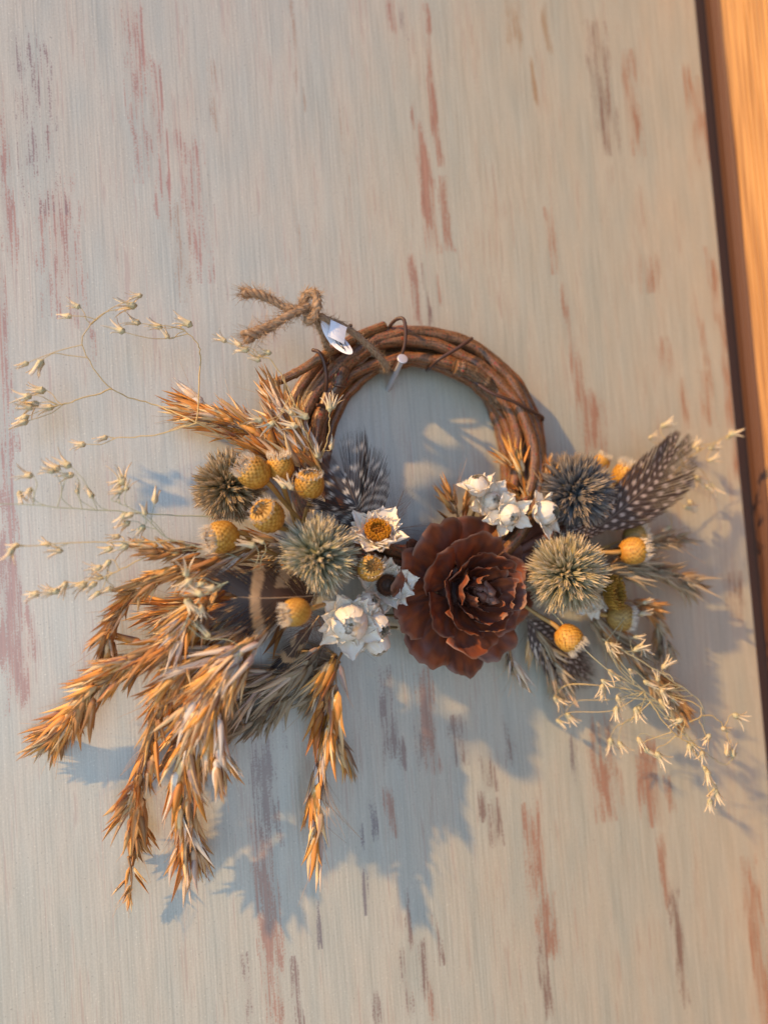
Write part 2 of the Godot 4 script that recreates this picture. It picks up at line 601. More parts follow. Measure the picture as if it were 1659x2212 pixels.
func build_ring() -> void:
	M.bark = bark_material()
	var l := spot(606, 940, 14)
	var r := spot(1186, 965, 14)
	var top := spot(874, 689, 14)
	ring_r = (r.x - l.x) * 0.5 - 0.0135
	ring_c = Vector3((l.x + r.x) * 0.5, top.y - ring_r - 0.0135, 0.013)
	var t := thing("vine_ring", "small brown grapevine ring of twisted woody strands behind the dried flowers", "wreath base", Vector3(ring_c.x, ring_c.y, 0.0))
	var spec := [[-9.5, 17.5, 3.24, 0.4], [-2.0, 20.0, 3.51, 1.9], [5.0, 18.5, 3.7, 3.3], [10.0, 13.0, 3.33, 4.4], [-12.5, 10.5, 2.88, 5.6], [3.0, 11.5, 3.24, 0.9], [-4.0, 9.0, 3.51, 2.6], [8.0, 6.0, 3.24, 3.9], [-8.5, 4.8, 3.24, 5.1], [0.5, 4.6, 3.24, 1.3]]
	var k := 0
	for q in spec:
		var p := PackedVector3Array()
		for i in 221:
			var th: float = q[3] + TAU * 1.04 * i / 220.0
			var rho: float = q[0] * 0.001 * (0.86 + 0.16 * sin(th * 2.0 + k)) + 0.0022 * sin(th * 3.0 + k * 2.1) + 0.0012 * grain.get_noise_2d(th * 2.2, k * 9.0)
			var z: float = q[1] * 0.001 + 0.0016 * sin(th * 2.0 + k * 1.3)
			p.append(ring_point(th, rho, z))
		var warm := lin(0.35, 0.145, 0.048) if k % 3 != 2 else lin(0.26, 0.13, 0.062)
		part(t, "vine_strand", vine(p, q[2] * 0.001, k, warm, lin(0.40, 0.22, 0.105) if k % 2 == 0 else lin(0.33, 0.21, 0.125)))
		k += 1
	# loose shoot on the left, cut stub inside the top, knotted shoot on the inner left
	part(t, "vine_shoot", vine(way([[562, 832, 24], [600, 824, 25], [650, 800, 26], [700, 768, 26], [770, 728, 22], [830, 705, 16]], 12), 0.0021, 12.0, lin(0.33, 0.16, 0.06), lin(0.46, 0.26, 0.11), -0.4))
	part(t, "cut_stub", vine(way([[983, 792, 25], [1015, 802, 24], [1050, 830, 20], [1084, 875, 14]], 10), 0.0042, 15.0, lin(0.27, 0.15, 0.07), lin(0.42, 0.27, 0.15)))
	part(t, "vine_shoot", vine(way([[762, 765, 16], [740, 800, 20], [731, 828, 22], [712, 862, 20], [690, 910, 17], [672, 960, 14]], 10), 0.0026, 17.0, lin(0.22, 0.125, 0.07), lin(0.36, 0.22, 0.13)))
	part(t, "vine_knot", vine(way([[741, 800, 20], [737, 812, 22], [733, 822, 22], [730, 836, 21]], 6), 0.0040, 19.0, lin(0.21, 0.11, 0.06), lin(0.3, 0.18, 0.1)))
	part(t, "twig_stub", vine(way([[757, 700, 22], [758, 716, 20], [760, 732, 17]], 5), 0.0010, 21.0, lin(0.09, 0.05, 0.03), lin(0.13, 0.08, 0.05)))
	part(t, "vine_strand", vine(way([[772, 738, 20], [796, 762, 19], [760, 800, 16], [712, 830, 16]], 10), 0.0016, 25.0, lin(0.36, 0.26, 0.17), lin(0.5, 0.4, 0.28), 0.6))
	for q in [[[[836, 722, 12], [844, 702, 19], [858, 689, 25], [873, 692, 28], [876, 730, 27], [868, 765, 24], [850, 797, 18], [838, 802, 10]], 0.0011],
			[[[1019, 731, 24], [1004, 742, 28], [975, 760, 28], [945, 778, 26], [928, 795, 18], [922, 800, 8]], 0.0011],
			[[[676, 756, 25], [690, 762, 29], [701, 785, 29], [706, 820, 27], [704, 850, 22], [702, 880, 16]], 0.0011],
			[[[965, 790, 14], [1010, 815, 20], [1060, 848, 27], [1110, 868, 27], [1152, 890, 24], [1172, 902, 18], [1168, 912, 8]], 0.0011],
			[[[684, 875, 26], [700, 880, 24], [700, 920, 19], [690, 960, 12]], 0.0010]]:
		var s := Shape.new()
		s.rod(way(q[0], 8), q[1], q[1] * 0.9, lin(0.085, 0.042, 0.025), 7)
		part(t, "tie_tendril", s.mesh(mat(0.45)))


# ---------------------------------------------------------------- rose
func rose_petal(phi: float, span: float, r1: float, r2: float, z1: float, z2: float, flare: float, seed_: float, rough_rim := 1.0) -> ArrayMesh:
	var s := Shape.new()
	var rows := 13
	var cols := 17
	for face in 2:
		var first := s.v.size()
		for i in rows:
			for j in cols:
				var f := float(i) / (rows - 1)
				var w := float(j) / (cols - 1) * 2.0 - 1.0
				var rim := 1.0 - 0.20 * pow(absf(w), 3.0) + rough_rim * (0.085 * grain.get_noise_2d(w * 1.1 + seed_ * 7.3, seed_) + 0.02 * grain.get_noise_2d(w * 5.0, seed_ * 3.0) - 0.10 * maxf(0.0, grain.get_noise_2d(w * 2.6 + 3.0, seed_ * 9.0) - 0.25))
				var g := f * rim
				var wide := span * (0.42 + 0.58 * sin(minf(g * 1.25, 1.0) * PI * 0.5)) * (1.0 - 0.12 * f * f)
				var a := phi + w * wide
				var bulge := sin(g * PI) * 0.05
				var r := lerpf(r1, r2, pow(g, 0.9)) + flare * pow(g, 4.0) * (0.7 + 0.3 * w * w) + bulge
				var z := lerpf(z1, z2, pow(g, 0.75)) - flare * 0.5 * pow(g, 5.0) - 0.10 * w * w * g * (1.0 if flare > 0.05 else 0.3)
				var wob := grain.get_noise_3d(w * 0.75 + seed_, g * 0.9, seed_ * 2.0)
				z += 0.13 * wob * g
				r += 0.085 * grain.get_noise_3d(w * 0.9, g * 1.0 + 4.0, seed_ * 5.0) * g
				z += 0.010 * grain.get_noise_3d(w * 4.5, g * 4.0, seed_ * 3.0 + 2.0) * g
				r += 0.008 * grain.get_noise_3d(w * 5.0, g * 4.0, seed_ * 4.0 + 8.0) * g
				if face == 1:
					r += 0.012 * (1.0 - f * 0.6)
					z -= 0.009
				var vein := grain.get_noise_3d(w * 9.0, g * 2.2 + seed_, seed_)
				var patch := grain.get_noise_3d(w * 2.0 + seed_ * 3.0, g * 2.4, 7.0)
				var col := lin(0.150, 0.038, 0.017).lerp(lin(0.30, 0.082, 0.028), clampf(0.45 + patch, 0.0, 1.0))
				col = col.lerp(lin(0.15, 0.068, 0.050), clampf(patch * -1.6 + 0.2, 0.0, 0.8))
				col = col * (1.0 + 0.5 * vein)
				if i >= rows - 1:
					col = lin(0.26, 0.135, 0.085)
				col.a = 1.0
				s.vert(Vector3(cos(a) * r, sin(a) * r, z), col)
		s.lattice(first, rows, cols)
	var n := rows * cols
	var rimline := []
	for j in cols:
		rimline.append((rows - 1) * cols + j)
	for j in cols - 1:
		s.tri(rimline[j], rimline[j] + n, rimline[j + 1])
		s.tri(rimline[j + 1], rimline[j] + n, rimline[j + 1] + n)
	for e in [0, cols - 1]:
		for i in rows - 1:
			var a: int = i * cols + e
			s.tri(a, a + n, a + cols)
			s.tri(a + cols, a + n, a + cols + n)
	return s.mesh(M.woody)


func build_rose() -> void:
	var at := spot(1030, 1280, 34)
	var rad := 174.0 * size_at(1030, 1280, 34)
	var t := thing("cedar_rose", "large dark red-brown dried cone rose at the bottom of the wreath", "dried flower", at)
	var b := Basis(Vector3(0, 1, 0), 0.26) * Basis(Vector3(1, 0, 0), 0.02)
	var where := Transform3D(b * Basis.from_scale(Vector3(1.07, 0.94, 1.0) * rad), at)
	# angle, half span, inner and outer radius, inner and outer height, flare, kind of rim
	for q in [[232, 27, 0.22, 1.02, -0.42, -0.12, 0.10], [268, 22, 0.20, 1.10, -0.48, -0.22, 0.08], [300, 24, 0.22, 1.0, -0.45, -0.16, 0.08], [343, 27, 0.25, 0.93, -0.40, -0.12, 0.06], [28, 27, 0.25, 0.92, -0.42, -0.16, 0.05], [75, 30, 0.25, 0.98, -0.40, -0.14, 0.06], [118, 30, 0.25, 1.0, -0.38, -0.10, 0.05], [160, 28, 0.22, 1.0, -0.40, -0.10, 0.07], [196, 26, 0.22, 0.95, -0.40, -0.14, 0.06]]:
		part(t, "petal", rose_petal(deg_to_rad(q[0]), deg_to_rad(q[1]), q[2], q[3], q[4], q[5], q[6], q[0] * 0.13), where)
	for q in [[205, 36, 0.2, 0.74, -0.34, 0.12, 0.03], [265, 34, 0.2, 0.76, -0.34, 0.06, 0.05], [322, 34, 0.2, 0.70, -0.34, 0.10, 0.02], [20, 34, 0.2, 0.68, -0.34, 0.12, 0.02], [85, 36, 0.2, 0.74, -0.34, 0.10, 0.04], [145, 36, 0.2, 0.76, -0.34, 0.10, 0.03]]:
		part(t, "petal", rose_petal(deg_to_rad(q[0]), deg_to_rad(q[1]), q[2], q[3], q[4], q[5], q[6], q[0] * 0.17), where)
	for q in [[178, 44, 0.16, 0.54, -0.30, 0.24, 0.0], [238, 40, 0.16, 0.55, -0.30, 0.20, 0.02], [300, 40, 0.16, 0.54, -0.30, 0.20, 0.0], [0, 42, 0.16, 0.52, -0.30, 0.24, 0.0], [62, 42, 0.16, 0.52, -0.30, 0.22, 0.0], [120, 40, 0.16, 0.53, -0.30, 0.24, 0.0]]:
		part(t, "petal", rose_petal(deg_to_rad(q[0]), deg_to_rad(q[1]), q[2], q[3], q[4], q[5], q[6], q[0] * 0.21 + 2.0, 1.8), where)
	for q in [[160, 46, 0.12, 0.37, -0.26, 0.30], [230, 40, 0.12, 0.36, -0.26, 0.26], [290, 46, 0.12, 0.38, -0.26, 0.24], [355, 44, 0.12, 0.36, -0.26, 0.32], [70, 50, 0.12, 0.38, -0.26, 0.30]]:
		part(t, "petal", rose_petal(deg_to_rad(q[0]), deg_to_rad(q[1]), q[2], q[3], q[4], q[5], 0.0, q[0] * 0.27 + 5.0, 2.6), where)
	for q in [[120, 50, 0.06, 0.22, -0.22, 0.30], [220, 56, 0.06, 0.22, -0.22, 0.28], [330, 50, 0.06, 0.21, -0.22, 0.26]]:
		part(t, "petal", rose_petal(deg_to_rad(q[0]), deg_to_rad(q[1]), q[2], q[3], q[4], q[5], 0.0, q[0] * 0.33 + 9.0, 3.4), where)
	# crumbled heart
	var s := Shape.new()
	for k in 7:
		var p := PackedVector3Array()
		var a := 2.2 + pull(0.5)
		var o := Vector3(pull(0.10), pull(0.14), 0.0)
		for i in 5:
			var f := float(i) / 4.0 - 0.5
			p.append(o + Vector3(cos(a) * f * 0.24, sin(a) * f * 0.24, 0.05 + rng.randf() * 0.20))
		var rd := PackedFloat32Array([0.02, 0.05 + pull(0.02), 0.055, 0.05 + pull(0.02), 0.015])
		s.tube(p, rd, PackedColorArray([lin(0.15, 0.08, 0.06), lin(0.2, 0.11, 0.08), lin(0.16, 0.07, 0.05), lin(0.2, 0.1, 0.07), lin(0.14, 0.06, 0.04)]), 7)
	part(t, "heart", s.mesh(M.woody), where)
	var c := Shape.new()
	c.rod(PackedVector3Array([Vector3(0, 0, -0.75), Vector3(0, 0, -0.5), Vector3(0, 0, -0.2)]), 0.2, 0.3, lin(0.08, 0.035, 0.02), 12)
	part(t, "core", c.mesh(M.woody), where)
	# curled dry leaves tucked round the rose
	for q in [[[[1090, 1205, 14], [1180, 1165, 22], [1245, 1142, 28], [1292, 1126, 30]], 15, 0.9, "narrow curled dark red-brown leaf between the white strawflowers and the pale tan thistle"],
			[[[1060, 1200, 12], [1120, 1165, 16], [1165, 1140, 18], [1200, 1132, 17]], 34, 0.4, "broad dark brown dry leaf under the cream strawflowers, over the ring"],
			[[[1080, 1250, 14], [1130, 1225, 17], [1170, 1195, 18], [1196, 1185, 16]], 36, 0.4, "dark brown dry leaf wedged between cedar rose and pale tan thistle"],
			[[[940, 1230, 20], [912, 1200, 24], [894, 1180, 28], [882, 1168, 30]], 17, 0.5, "small red-brown leaf tip showing between golden centred strawflower and cedar rose"],
			[[[930, 1330, 18], [890, 1320, 22], [865, 1312, 24], [850, 1308, 24]], 30, 0.4, "dark red-brown leaf behind the lower left petals of the cedar rose"],
			[[[900, 1250, 14], [860, 1240, 20], [830, 1235, 22], [806, 1236, 20]], 26, 0.4, "dark leaf in shade under the brown centred strawflower"]]:
		var path := way(q[0], 5)
		var leaf := thing("dry_leaf", q[3], "dry leaf", path[0], "curled dry leaves round the cedar rose")
		var half: float = q[1] * size_at(q[0][1][0], q[0][1][1], q[0][1][2])
		var g := Shape.new()
		var n := path.size()
		for i in n:
			var f := float(i) / (n - 1)
			var d := heading(path, f)
			var x := d.cross(Vector3(0, 0, 1)).normalized()
			var y := x.cross(d)
			for j in 9:
				var w := j / 4.0 - 1.0
				var a: float = w * (0.5 + 1.6 * q[2])
				var rr: float = half * pow(sin(clampf(f * 0.9 + 0.12, 0.0, 0.985) * PI), 0.6) * (1.0 + 0.25 * grain.get_noise_2d(f * 5.0, w * 2.0 + q[1]))
				var cc := lin(0.13, 0.042, 0.022).lerp(lin(0.21, 0.08, 0.04), clampf(0.5 + grain.get_noise_3d(f * 5.0, w * 5.0, q[1]), 0.0, 1.0))
				g.vert(path[i] + x * sin(a) / maxf(sin(minf(0.5 + 1.6 * q[2], 1.57)), 0.3) * rr - y * (1.0 - cos(a)) * rr + y * 0.0012 * grain.get_noise_2d(f * 7.0, w * 3.0), cc)
		g.lattice(0, n, 9)
		part(leaf, "blade", g.mesh(M.woody))


# ---------------------------------------------------------------- globe thistles
func build_thistles() -> void:
	for q in [[496, 1052, 30, 78, 0, Vector3(-0.15, 0.1, 0.9), "dull olive globe thistle in the left cluster, partly behind the yellow buds"],
			[688, 1201, 46, 86, 1, Vector3(0.15, -0.1, 1.0), "sage green globe thistle left of the cedar rose, facing forward"],
			[1240, 1064, 26, 84, 2, Vector3(-0.1, 0.1, 1.0), "blue-grey globe thistle at the upper right, beside the spotted feather"],
			[1222, 1240, 36, 86, 3, Vector3(-0.2, 0.0, 1.0), "pale tan and green globe thistle right beside the cedar rose"]]:
		var at := spot(q[0], q[1], q[2])
		var r: float = q[3] * size_at(q[0], q[1], q[2])
		var t := thing("globe_thistle", q[6], "globe thistle", at, "globe thistles in the wreath")
		var pal: Array = [[lin(0.15, 0.115, 0.05), lin(0.27, 0.20, 0.09), lin(0.50, 0.37, 0.21)], [lin(0.19, 0.18, 0.085), lin(0.36, 0.355, 0.21), lin(0.64, 0.53, 0.34)], [lin(0.07, 0.075, 0.075), lin(0.125, 0.135, 0.145), lin(0.34, 0.27, 0.19)], [lin(0.19, 0.165, 0.07), lin(0.36, 0.325, 0.17), lin(0.64, 0.51, 0.31)]][q[4]]
		var kinds := []
		for k in 6:
			var s := Shape.new()
			var lean := Vector3(pull(0.06), 0, pull(0.06))
			var tip: Color = pal[2] if k % 3 != 0 else pal[1].lerp(pal[2], 0.5)
			var mid: Color = pal[1] * (0.85 + 0.06 * k)
			mid.a = 1.0
			var path := PackedVector3Array()
			for i in 6:
				path.append(Vector3(0, i / 5.0, 0) + lean * (i / 5.0) * (i / 5.0) * 2.0)
			s.tube(path, PackedFloat32Array([0.05, 0.085, 0.10, 0.082, 0.045, 0.006]), PackedColorArray([pal[0], pal[0].lerp(mid, 0.5), mid, mid.lerp(tip, 0.35), tip, tip]), 5)
			# split bracts at the tip
			for e in 3:
				var a := TAU * e / 3.0 + k
				var o := Vector3(cos(a), 0, sin(a))
				s.rod(PackedVector3Array([Vector3(0, 0.45, 0) + o * 0.07, Vector3(0, 0.75, 0) + o * 0.095 + lean, Vector3(0, 0.98 + pull(0.08), 0) + o * (0.10 + rng.randf() * 0.07) + lean * 2.0]), 0.035, 0.006, mid, 4, tip)
			kinds.append(s.mesh(M.plant))
		var core := SphereMesh.new()
		core.radius = r * 0.46
		core.height = r * 0.92
		core.radial_segments = 24
		core.rings = 12
		var cm := StandardMaterial3D.new()
		cm.albedo_color = pal[0].linear_to_srgb()
		cm.roughness = 0.9
		core.material = cm
		part(t, "core", core, Transform3D(Basis(), at))
		var look := Basis(Quaternion(Vector3(0, 1, 0), (q[5] as Vector3).normalized()))
		var rest := Shape.new()
		var n := 430
		for i in n:
			var y := 1.0 - 2.0 * (i + 0.5) / n
			var a := i * 2.39996
			var d := Vector3(cos(a) * sqrt(1.0 - y * y), y, sin(a) * sqrt(1.0 - y * y))
			d = (look * (d + Vector3(pull(0.07), pull(0.07), pull(0.07)))).normalized()
			var long := r * (0.60 + pull(0.12) + 0.14 * grain.get_noise_3d(d.x * 1.6, d.y * 1.6, d.z * 1.6 + q[4] * 5.0))
			var b := frame((d + Vector3(pull(0.12), pull(0.12), pull(0.12))).normalized(), rng.randf() * TAU, long)
			if grain.get_noise_3d(d.x * 4.0, d.y * 4.0, d.z * 4.0 + q[4] * 9.0) > 0.42:
				continue
			if i < 300:
				part(t, "floret", kinds[rng.randi() % 6], Transform3D(b, at + d * r * 0.40))
			elif i % 2 == 0:
				rest.rod(PackedVector3Array([d * r * 0.4, d * r * 0.75, d * r * 1.0]), r * 0.045, r * 0.004, pal[1], 4)
		part(t, "back_florets", rest.mesh(M.plant), Transform3D(Basis(), at), "stuff")
		var st := Shape.new()
		var foot := spot(lerpf(q[0], 900 if q[0] < 900 else 1100, 0.35), lerpf(q[1], 1250, 0.5), 8)
		st.rod(smooth(PackedVector3Array([at - look.y * r * 0.3, (at + foot) * 0.5 + Vector3(0, 0, -0.006), foot])), 0.0013, 0.0013, lin(0.2, 0.17, 0.09), 6)
		part(t, "stem", st.mesh(M.plant))


# ---------------------------------------------------------------- yellow buds
func bud_meshes(kind: int) -> Array:
	# a unit bud along +y, radius 1: scaly cup, pale bristles round the mouth, brown heart
	var cup := Shape.new()
	var gold := lin(0.68, 0.36, 0.045)
	var deep := lin(0.50, 0.22, 0.03)
	if kind == 2:
		gold = lin(0.40, 0.25, 0.06)
		deep = lin(0.31, 0.18, 0.04)
	var prof := func(y: float) -> float: return sqrt(maxf(0.0, 1.0 - pow(absf(y + 0.05) / 1.08, 2.3)))
	var n := 20
	var first := cup.v.size()
	for i in 13:
		var y := -1.05 + 1.72 * i / 12.0
		for k in n:
			var a := TAU * k / n
			cup.vert(Vector3(cos(a) * prof.call(y) * 0.97, y, sin(a) * prof.call(y) * 0.97), deep)
	cup.lattice(first, 13, n, true)
	for row in 10:
		var y := -0.92 + 1.62 * row / 9.0
		var many := maxi(9, int(19 * prof.call(y)))
		for k in many:
			var a := TAU * (k + 0.5 * (row % 2)) / many + pull(0.05)
			var r0: float = prof.call(y)
			var wide: float = r0 * PI / many * 1.12
			var y1 := y + 0.26 + pull(0.03)
			var r1: float = prof.call(y1) + 0.07
			var out := Vector3(cos(a), 0, sin(a))
			var sidew := Vector3(-sin(a), 0, cos(a))
			var g := gold.lerp(deep, clampf(0.3 + pull(0.35), 0.0, 1.0))
			g.a = 1.0
			var f := cup.v.size()
			cup.vert(out * (r0 + 0.00) + Vector3(0, y - 0.05, 0), deep)
			cup.vert(out * (r0 + 0.012) - sidew * wide + Vector3(0, y + 0.08, 0), g)
			cup.vert(out * (r0 + 0.075) + Vector3(0, y + 0.10, 0), g)
			cup.vert(out * (r0 + 0.012) + sidew * wide + Vector3(0, y + 0.08, 0), g)
			cup.vert(out * r1 + Vector3(0, y1, 0), g.lerp(lin(0.7, 0.46, 0.14), 0.6))
			for q in [[0, 1, 2], [0, 2, 3], [1, 4, 2], [2, 4, 3]]:
				cup.tri(f + q[0], f + q[1], f + q[2])
	var tuft := Shape.new()
	var pale := lin(0.78, 0.68, 0.50) if kind != 2 else lin(0.6, 0.5, 0.3)
	for i in 170:
		var a := rng.randf() * TAU
		var open: float = [0.32, 0.62, 0.5][kind]
		var rr := lerpf(0.50, 0.80, sqrt(rng.randf()))
		var o := Vector3(cos(a), 0, sin(a))
		var long := (0.22 + rng.randf() * 0.44) * ([1.35, 0.62, 1.0][kind] as float)
		var root := o * rr + Vector3(0, 0.52, 0)
		var tip := o * (rr + 0.02 + open * 0.45 * rng.randf()) + Vector3(pull(0.16), 0.58 + long, pull(0.16))
		tuft.rod(PackedVector3Array([root, root.lerp(tip, 0.6) + o * 0.04, tip]), 0.040, 0.008, lin(0.76, 0.60, 0.33), 3, lin(0.86, 0.80, 0.66))
	var heart := Shape.new()
	var c := lin(0.36, 0.20, 0.05)
	first = heart.v.size()
	for i in 7:
		for k in 16:
			var a := TAU * k / 16.0
			var r := 0.64 * i / 6.0
			heart.vert(Vector3(cos(a) * r, 0.60 + 0.12 * grain.get_noise_2d(cos(a) * r * 9.0, sin(a) * r * 9.0) - 0.16 * (1.0 - r), sin(a) * r), c * (1.0 + 0.4 * grain.get_noise_2d(cos(a) * r * 14.0, sin(a) * r * 14.0)))
	heart.lattice(first, 7, 16, true)
	for i in 90:
		var a := rng.randf() * TAU
		var r := sqrt(rng.randf()) * 0.6
		var root := Vector3(cos(a) * r, 0.46, sin(a) * r)
		heart.rod(PackedVector3Array([root, root + Vector3(pull(0.05), 0.22 + 0.08 * rng.randf(), pull(0.05))]), 0.035, 0.03, lin(0.55, 0.32, 0.08) * (0.7 + rng.randf() * 0.6), 4)
	return [cup.mesh(M.plant), tuft.mesh(M.plant), heart.mesh(M.plant)]


func build_buds() -> void:
	var kinds := [bud_meshes(0), bud_meshes(1), bud_meshes(2)]
	# column, row, height, radius, direction it faces (right, up, out), kind, where its stem runs to
	var g := "yellow scaly button buds in the wreath"
	for q in [[549, 1021, 50, 33, Vector3(-0.8, 0.65, 0.35), 0, [655, 1130, 25], "yellow button bud over the olive thistle, pale tuft towards the upper left"],
			[606, 1010, 46, 28, Vector3(-0.1, 1.0, 0.25), 0, [640, 1140, 22], "yellow button bud with a pale upright tuft, middle of the three highest on the left"],
			[669, 1046, 50, 30, Vector3(0.0, 0.9, 0.5), 1, [655, 1130, 30], "round yellow button bud at the edge of the black and white spotted feather"],
			[579, 1115, 54, 34, Vector3(-0.6, 0.55, 0.75), 1, [690, 1170, 28], "yellow button bud with an open brown mouth, between the two left thistles"],
			[480, 1160, 48, 34, Vector3(-0.9, -0.1, 0.35), 0, [600, 1200, 25], "yellow button bud lowest under the olive thistle, its tuft facing left"],
			[800, 1228, 52, 27, Vector3(0.0, 0.25, 1.0), 1, [800, 1260, 25], "yellow button bud facing forward beside the sage green thistle and white flowers"],
			[640, 1322, 66, 29, Vector3(-1.0, -0.12, 0.25), 0, [720, 1300, 35], "yellow button bud with white tuft lying on the barred brown feather"],
			[1228, 1378, 34, 28, Vector3(0.65, -0.75, 0.3), 0, [1120, 1300, 22], "orange button bud below the pale tan thistle, its white tuft pointing down right"],
			[1366, 1190, 36, 28, Vector3(1.0, 0.0, 0.15), 0, [1230, 1195, 24], "orange button bud on a straight stalk, right of the pale tan thistle"],
			[1372, 1158, 22, 25, Vector3(0.85, 0.3, 0.2), 2, [1250, 1200, 15], "dull brownish button bud half hidden behind the long spotted feather"],
			[1340, 1333, 26, 28, Vector3(0.9, -0.2, 0.3), 2, [1230, 1300, 18], "dull olive button bud below the brown flower disc on the right"],
			[1352, 1030, 24, 30, Vector3(0.3, 0.9, 0.3), 0, [1260, 1130, 14], "orange button bud behind the long spotted feather, right of the blue-grey thistle"],
			[1298, 999, 16, 17, Vector3(0.5, 0.8, 0.3), 0, [1240, 1100, 10], "small pale yellow button bud above the blue-grey thistle"],
			[1330, 1085, 20, 24, Vector3(-0.2, 0.6, 0.5), 0, [1260, 1150, 14], "orange button bud mostly hidden between blue-grey thistle and spotted feather"]]:
		var at := spot(q[0], q[1], q[2])
		var r: float = q[3] * size_at(q[0], q[1], q[2])
		var t := thing("button_bud", q[7], "button bud", at, g)
		var b := frame(q[4], rng.randf() * TAU, r)
		var w := Transform3D(b, at)
		var set_: Array = kinds[q[5]]
		part(t, "scaly_cup", set_[0], w)
		part(t, "bristle_tuft", set_[1], w)
		part(t, "heart", set_[2], w)
		var s := Shape.new()
		var foot := spot(q[6][0], q[6][1], q[6][2])
		var back := at - b.y * 1.0
		s.rod(smooth(PackedVector3Array([at - b.y * 0.8, back - b.y * 0.5, back.lerp(foot, 0.5), foot]), 6), 0.0016, 0.0009, lin(0.50, 0.27, 0.06), 6, lin(0.42, 0.27, 0.09))
		part(t, "stem", s.mesh(M.plant))


# ---------------------------------------------------------------- strawflowers
func petal_mesh(seed_: float, cup: float, col: Color, col2: Color, wide := 0.34, point := 0.0) -> ArrayMesh:
	var s := Shape.new()
	var rows := 9
	var cols := 9
	for i in rows:
		var f := float(i) / (rows - 1)
		for j in cols:
			var w := float(j) / (cols - 1) * 2.0 - 1.0
			var shape := lerpf(0.34, 1.0, smoothstep(0.0, 0.55, f)) * sqrt(maxf(0.0, 1.0 - pow(maxf(0.0, f - 0.55) / 0.47, 2.6))) * (1.0 - point * f * f)
			var rim := 1.0 - 0.18 * w * w + 0.09 * grain.get_noise_2d(w * 4.0 + seed_ * 3.0, seed_)
			var x := w * wide * shape
			var y := f * rim
			var z := cup * (f * f * 0.6) + 0.30 * wide * w * w * shape + 0.06 * grain.get_noise_3d(w * 1.6, f * 1.8, seed_) + 0.014 * sin(w * 16.0)
			s.vert(Vector3(x, y, z), col.lerp(col2, clampf(0.5 + grain.get_noise_3d(w * 6.0, f * 2.0, seed_ + 9.0), 0.0, 1.0)))
	s.lattice(0, rows, cols)
	return s.mesh(M.paper)


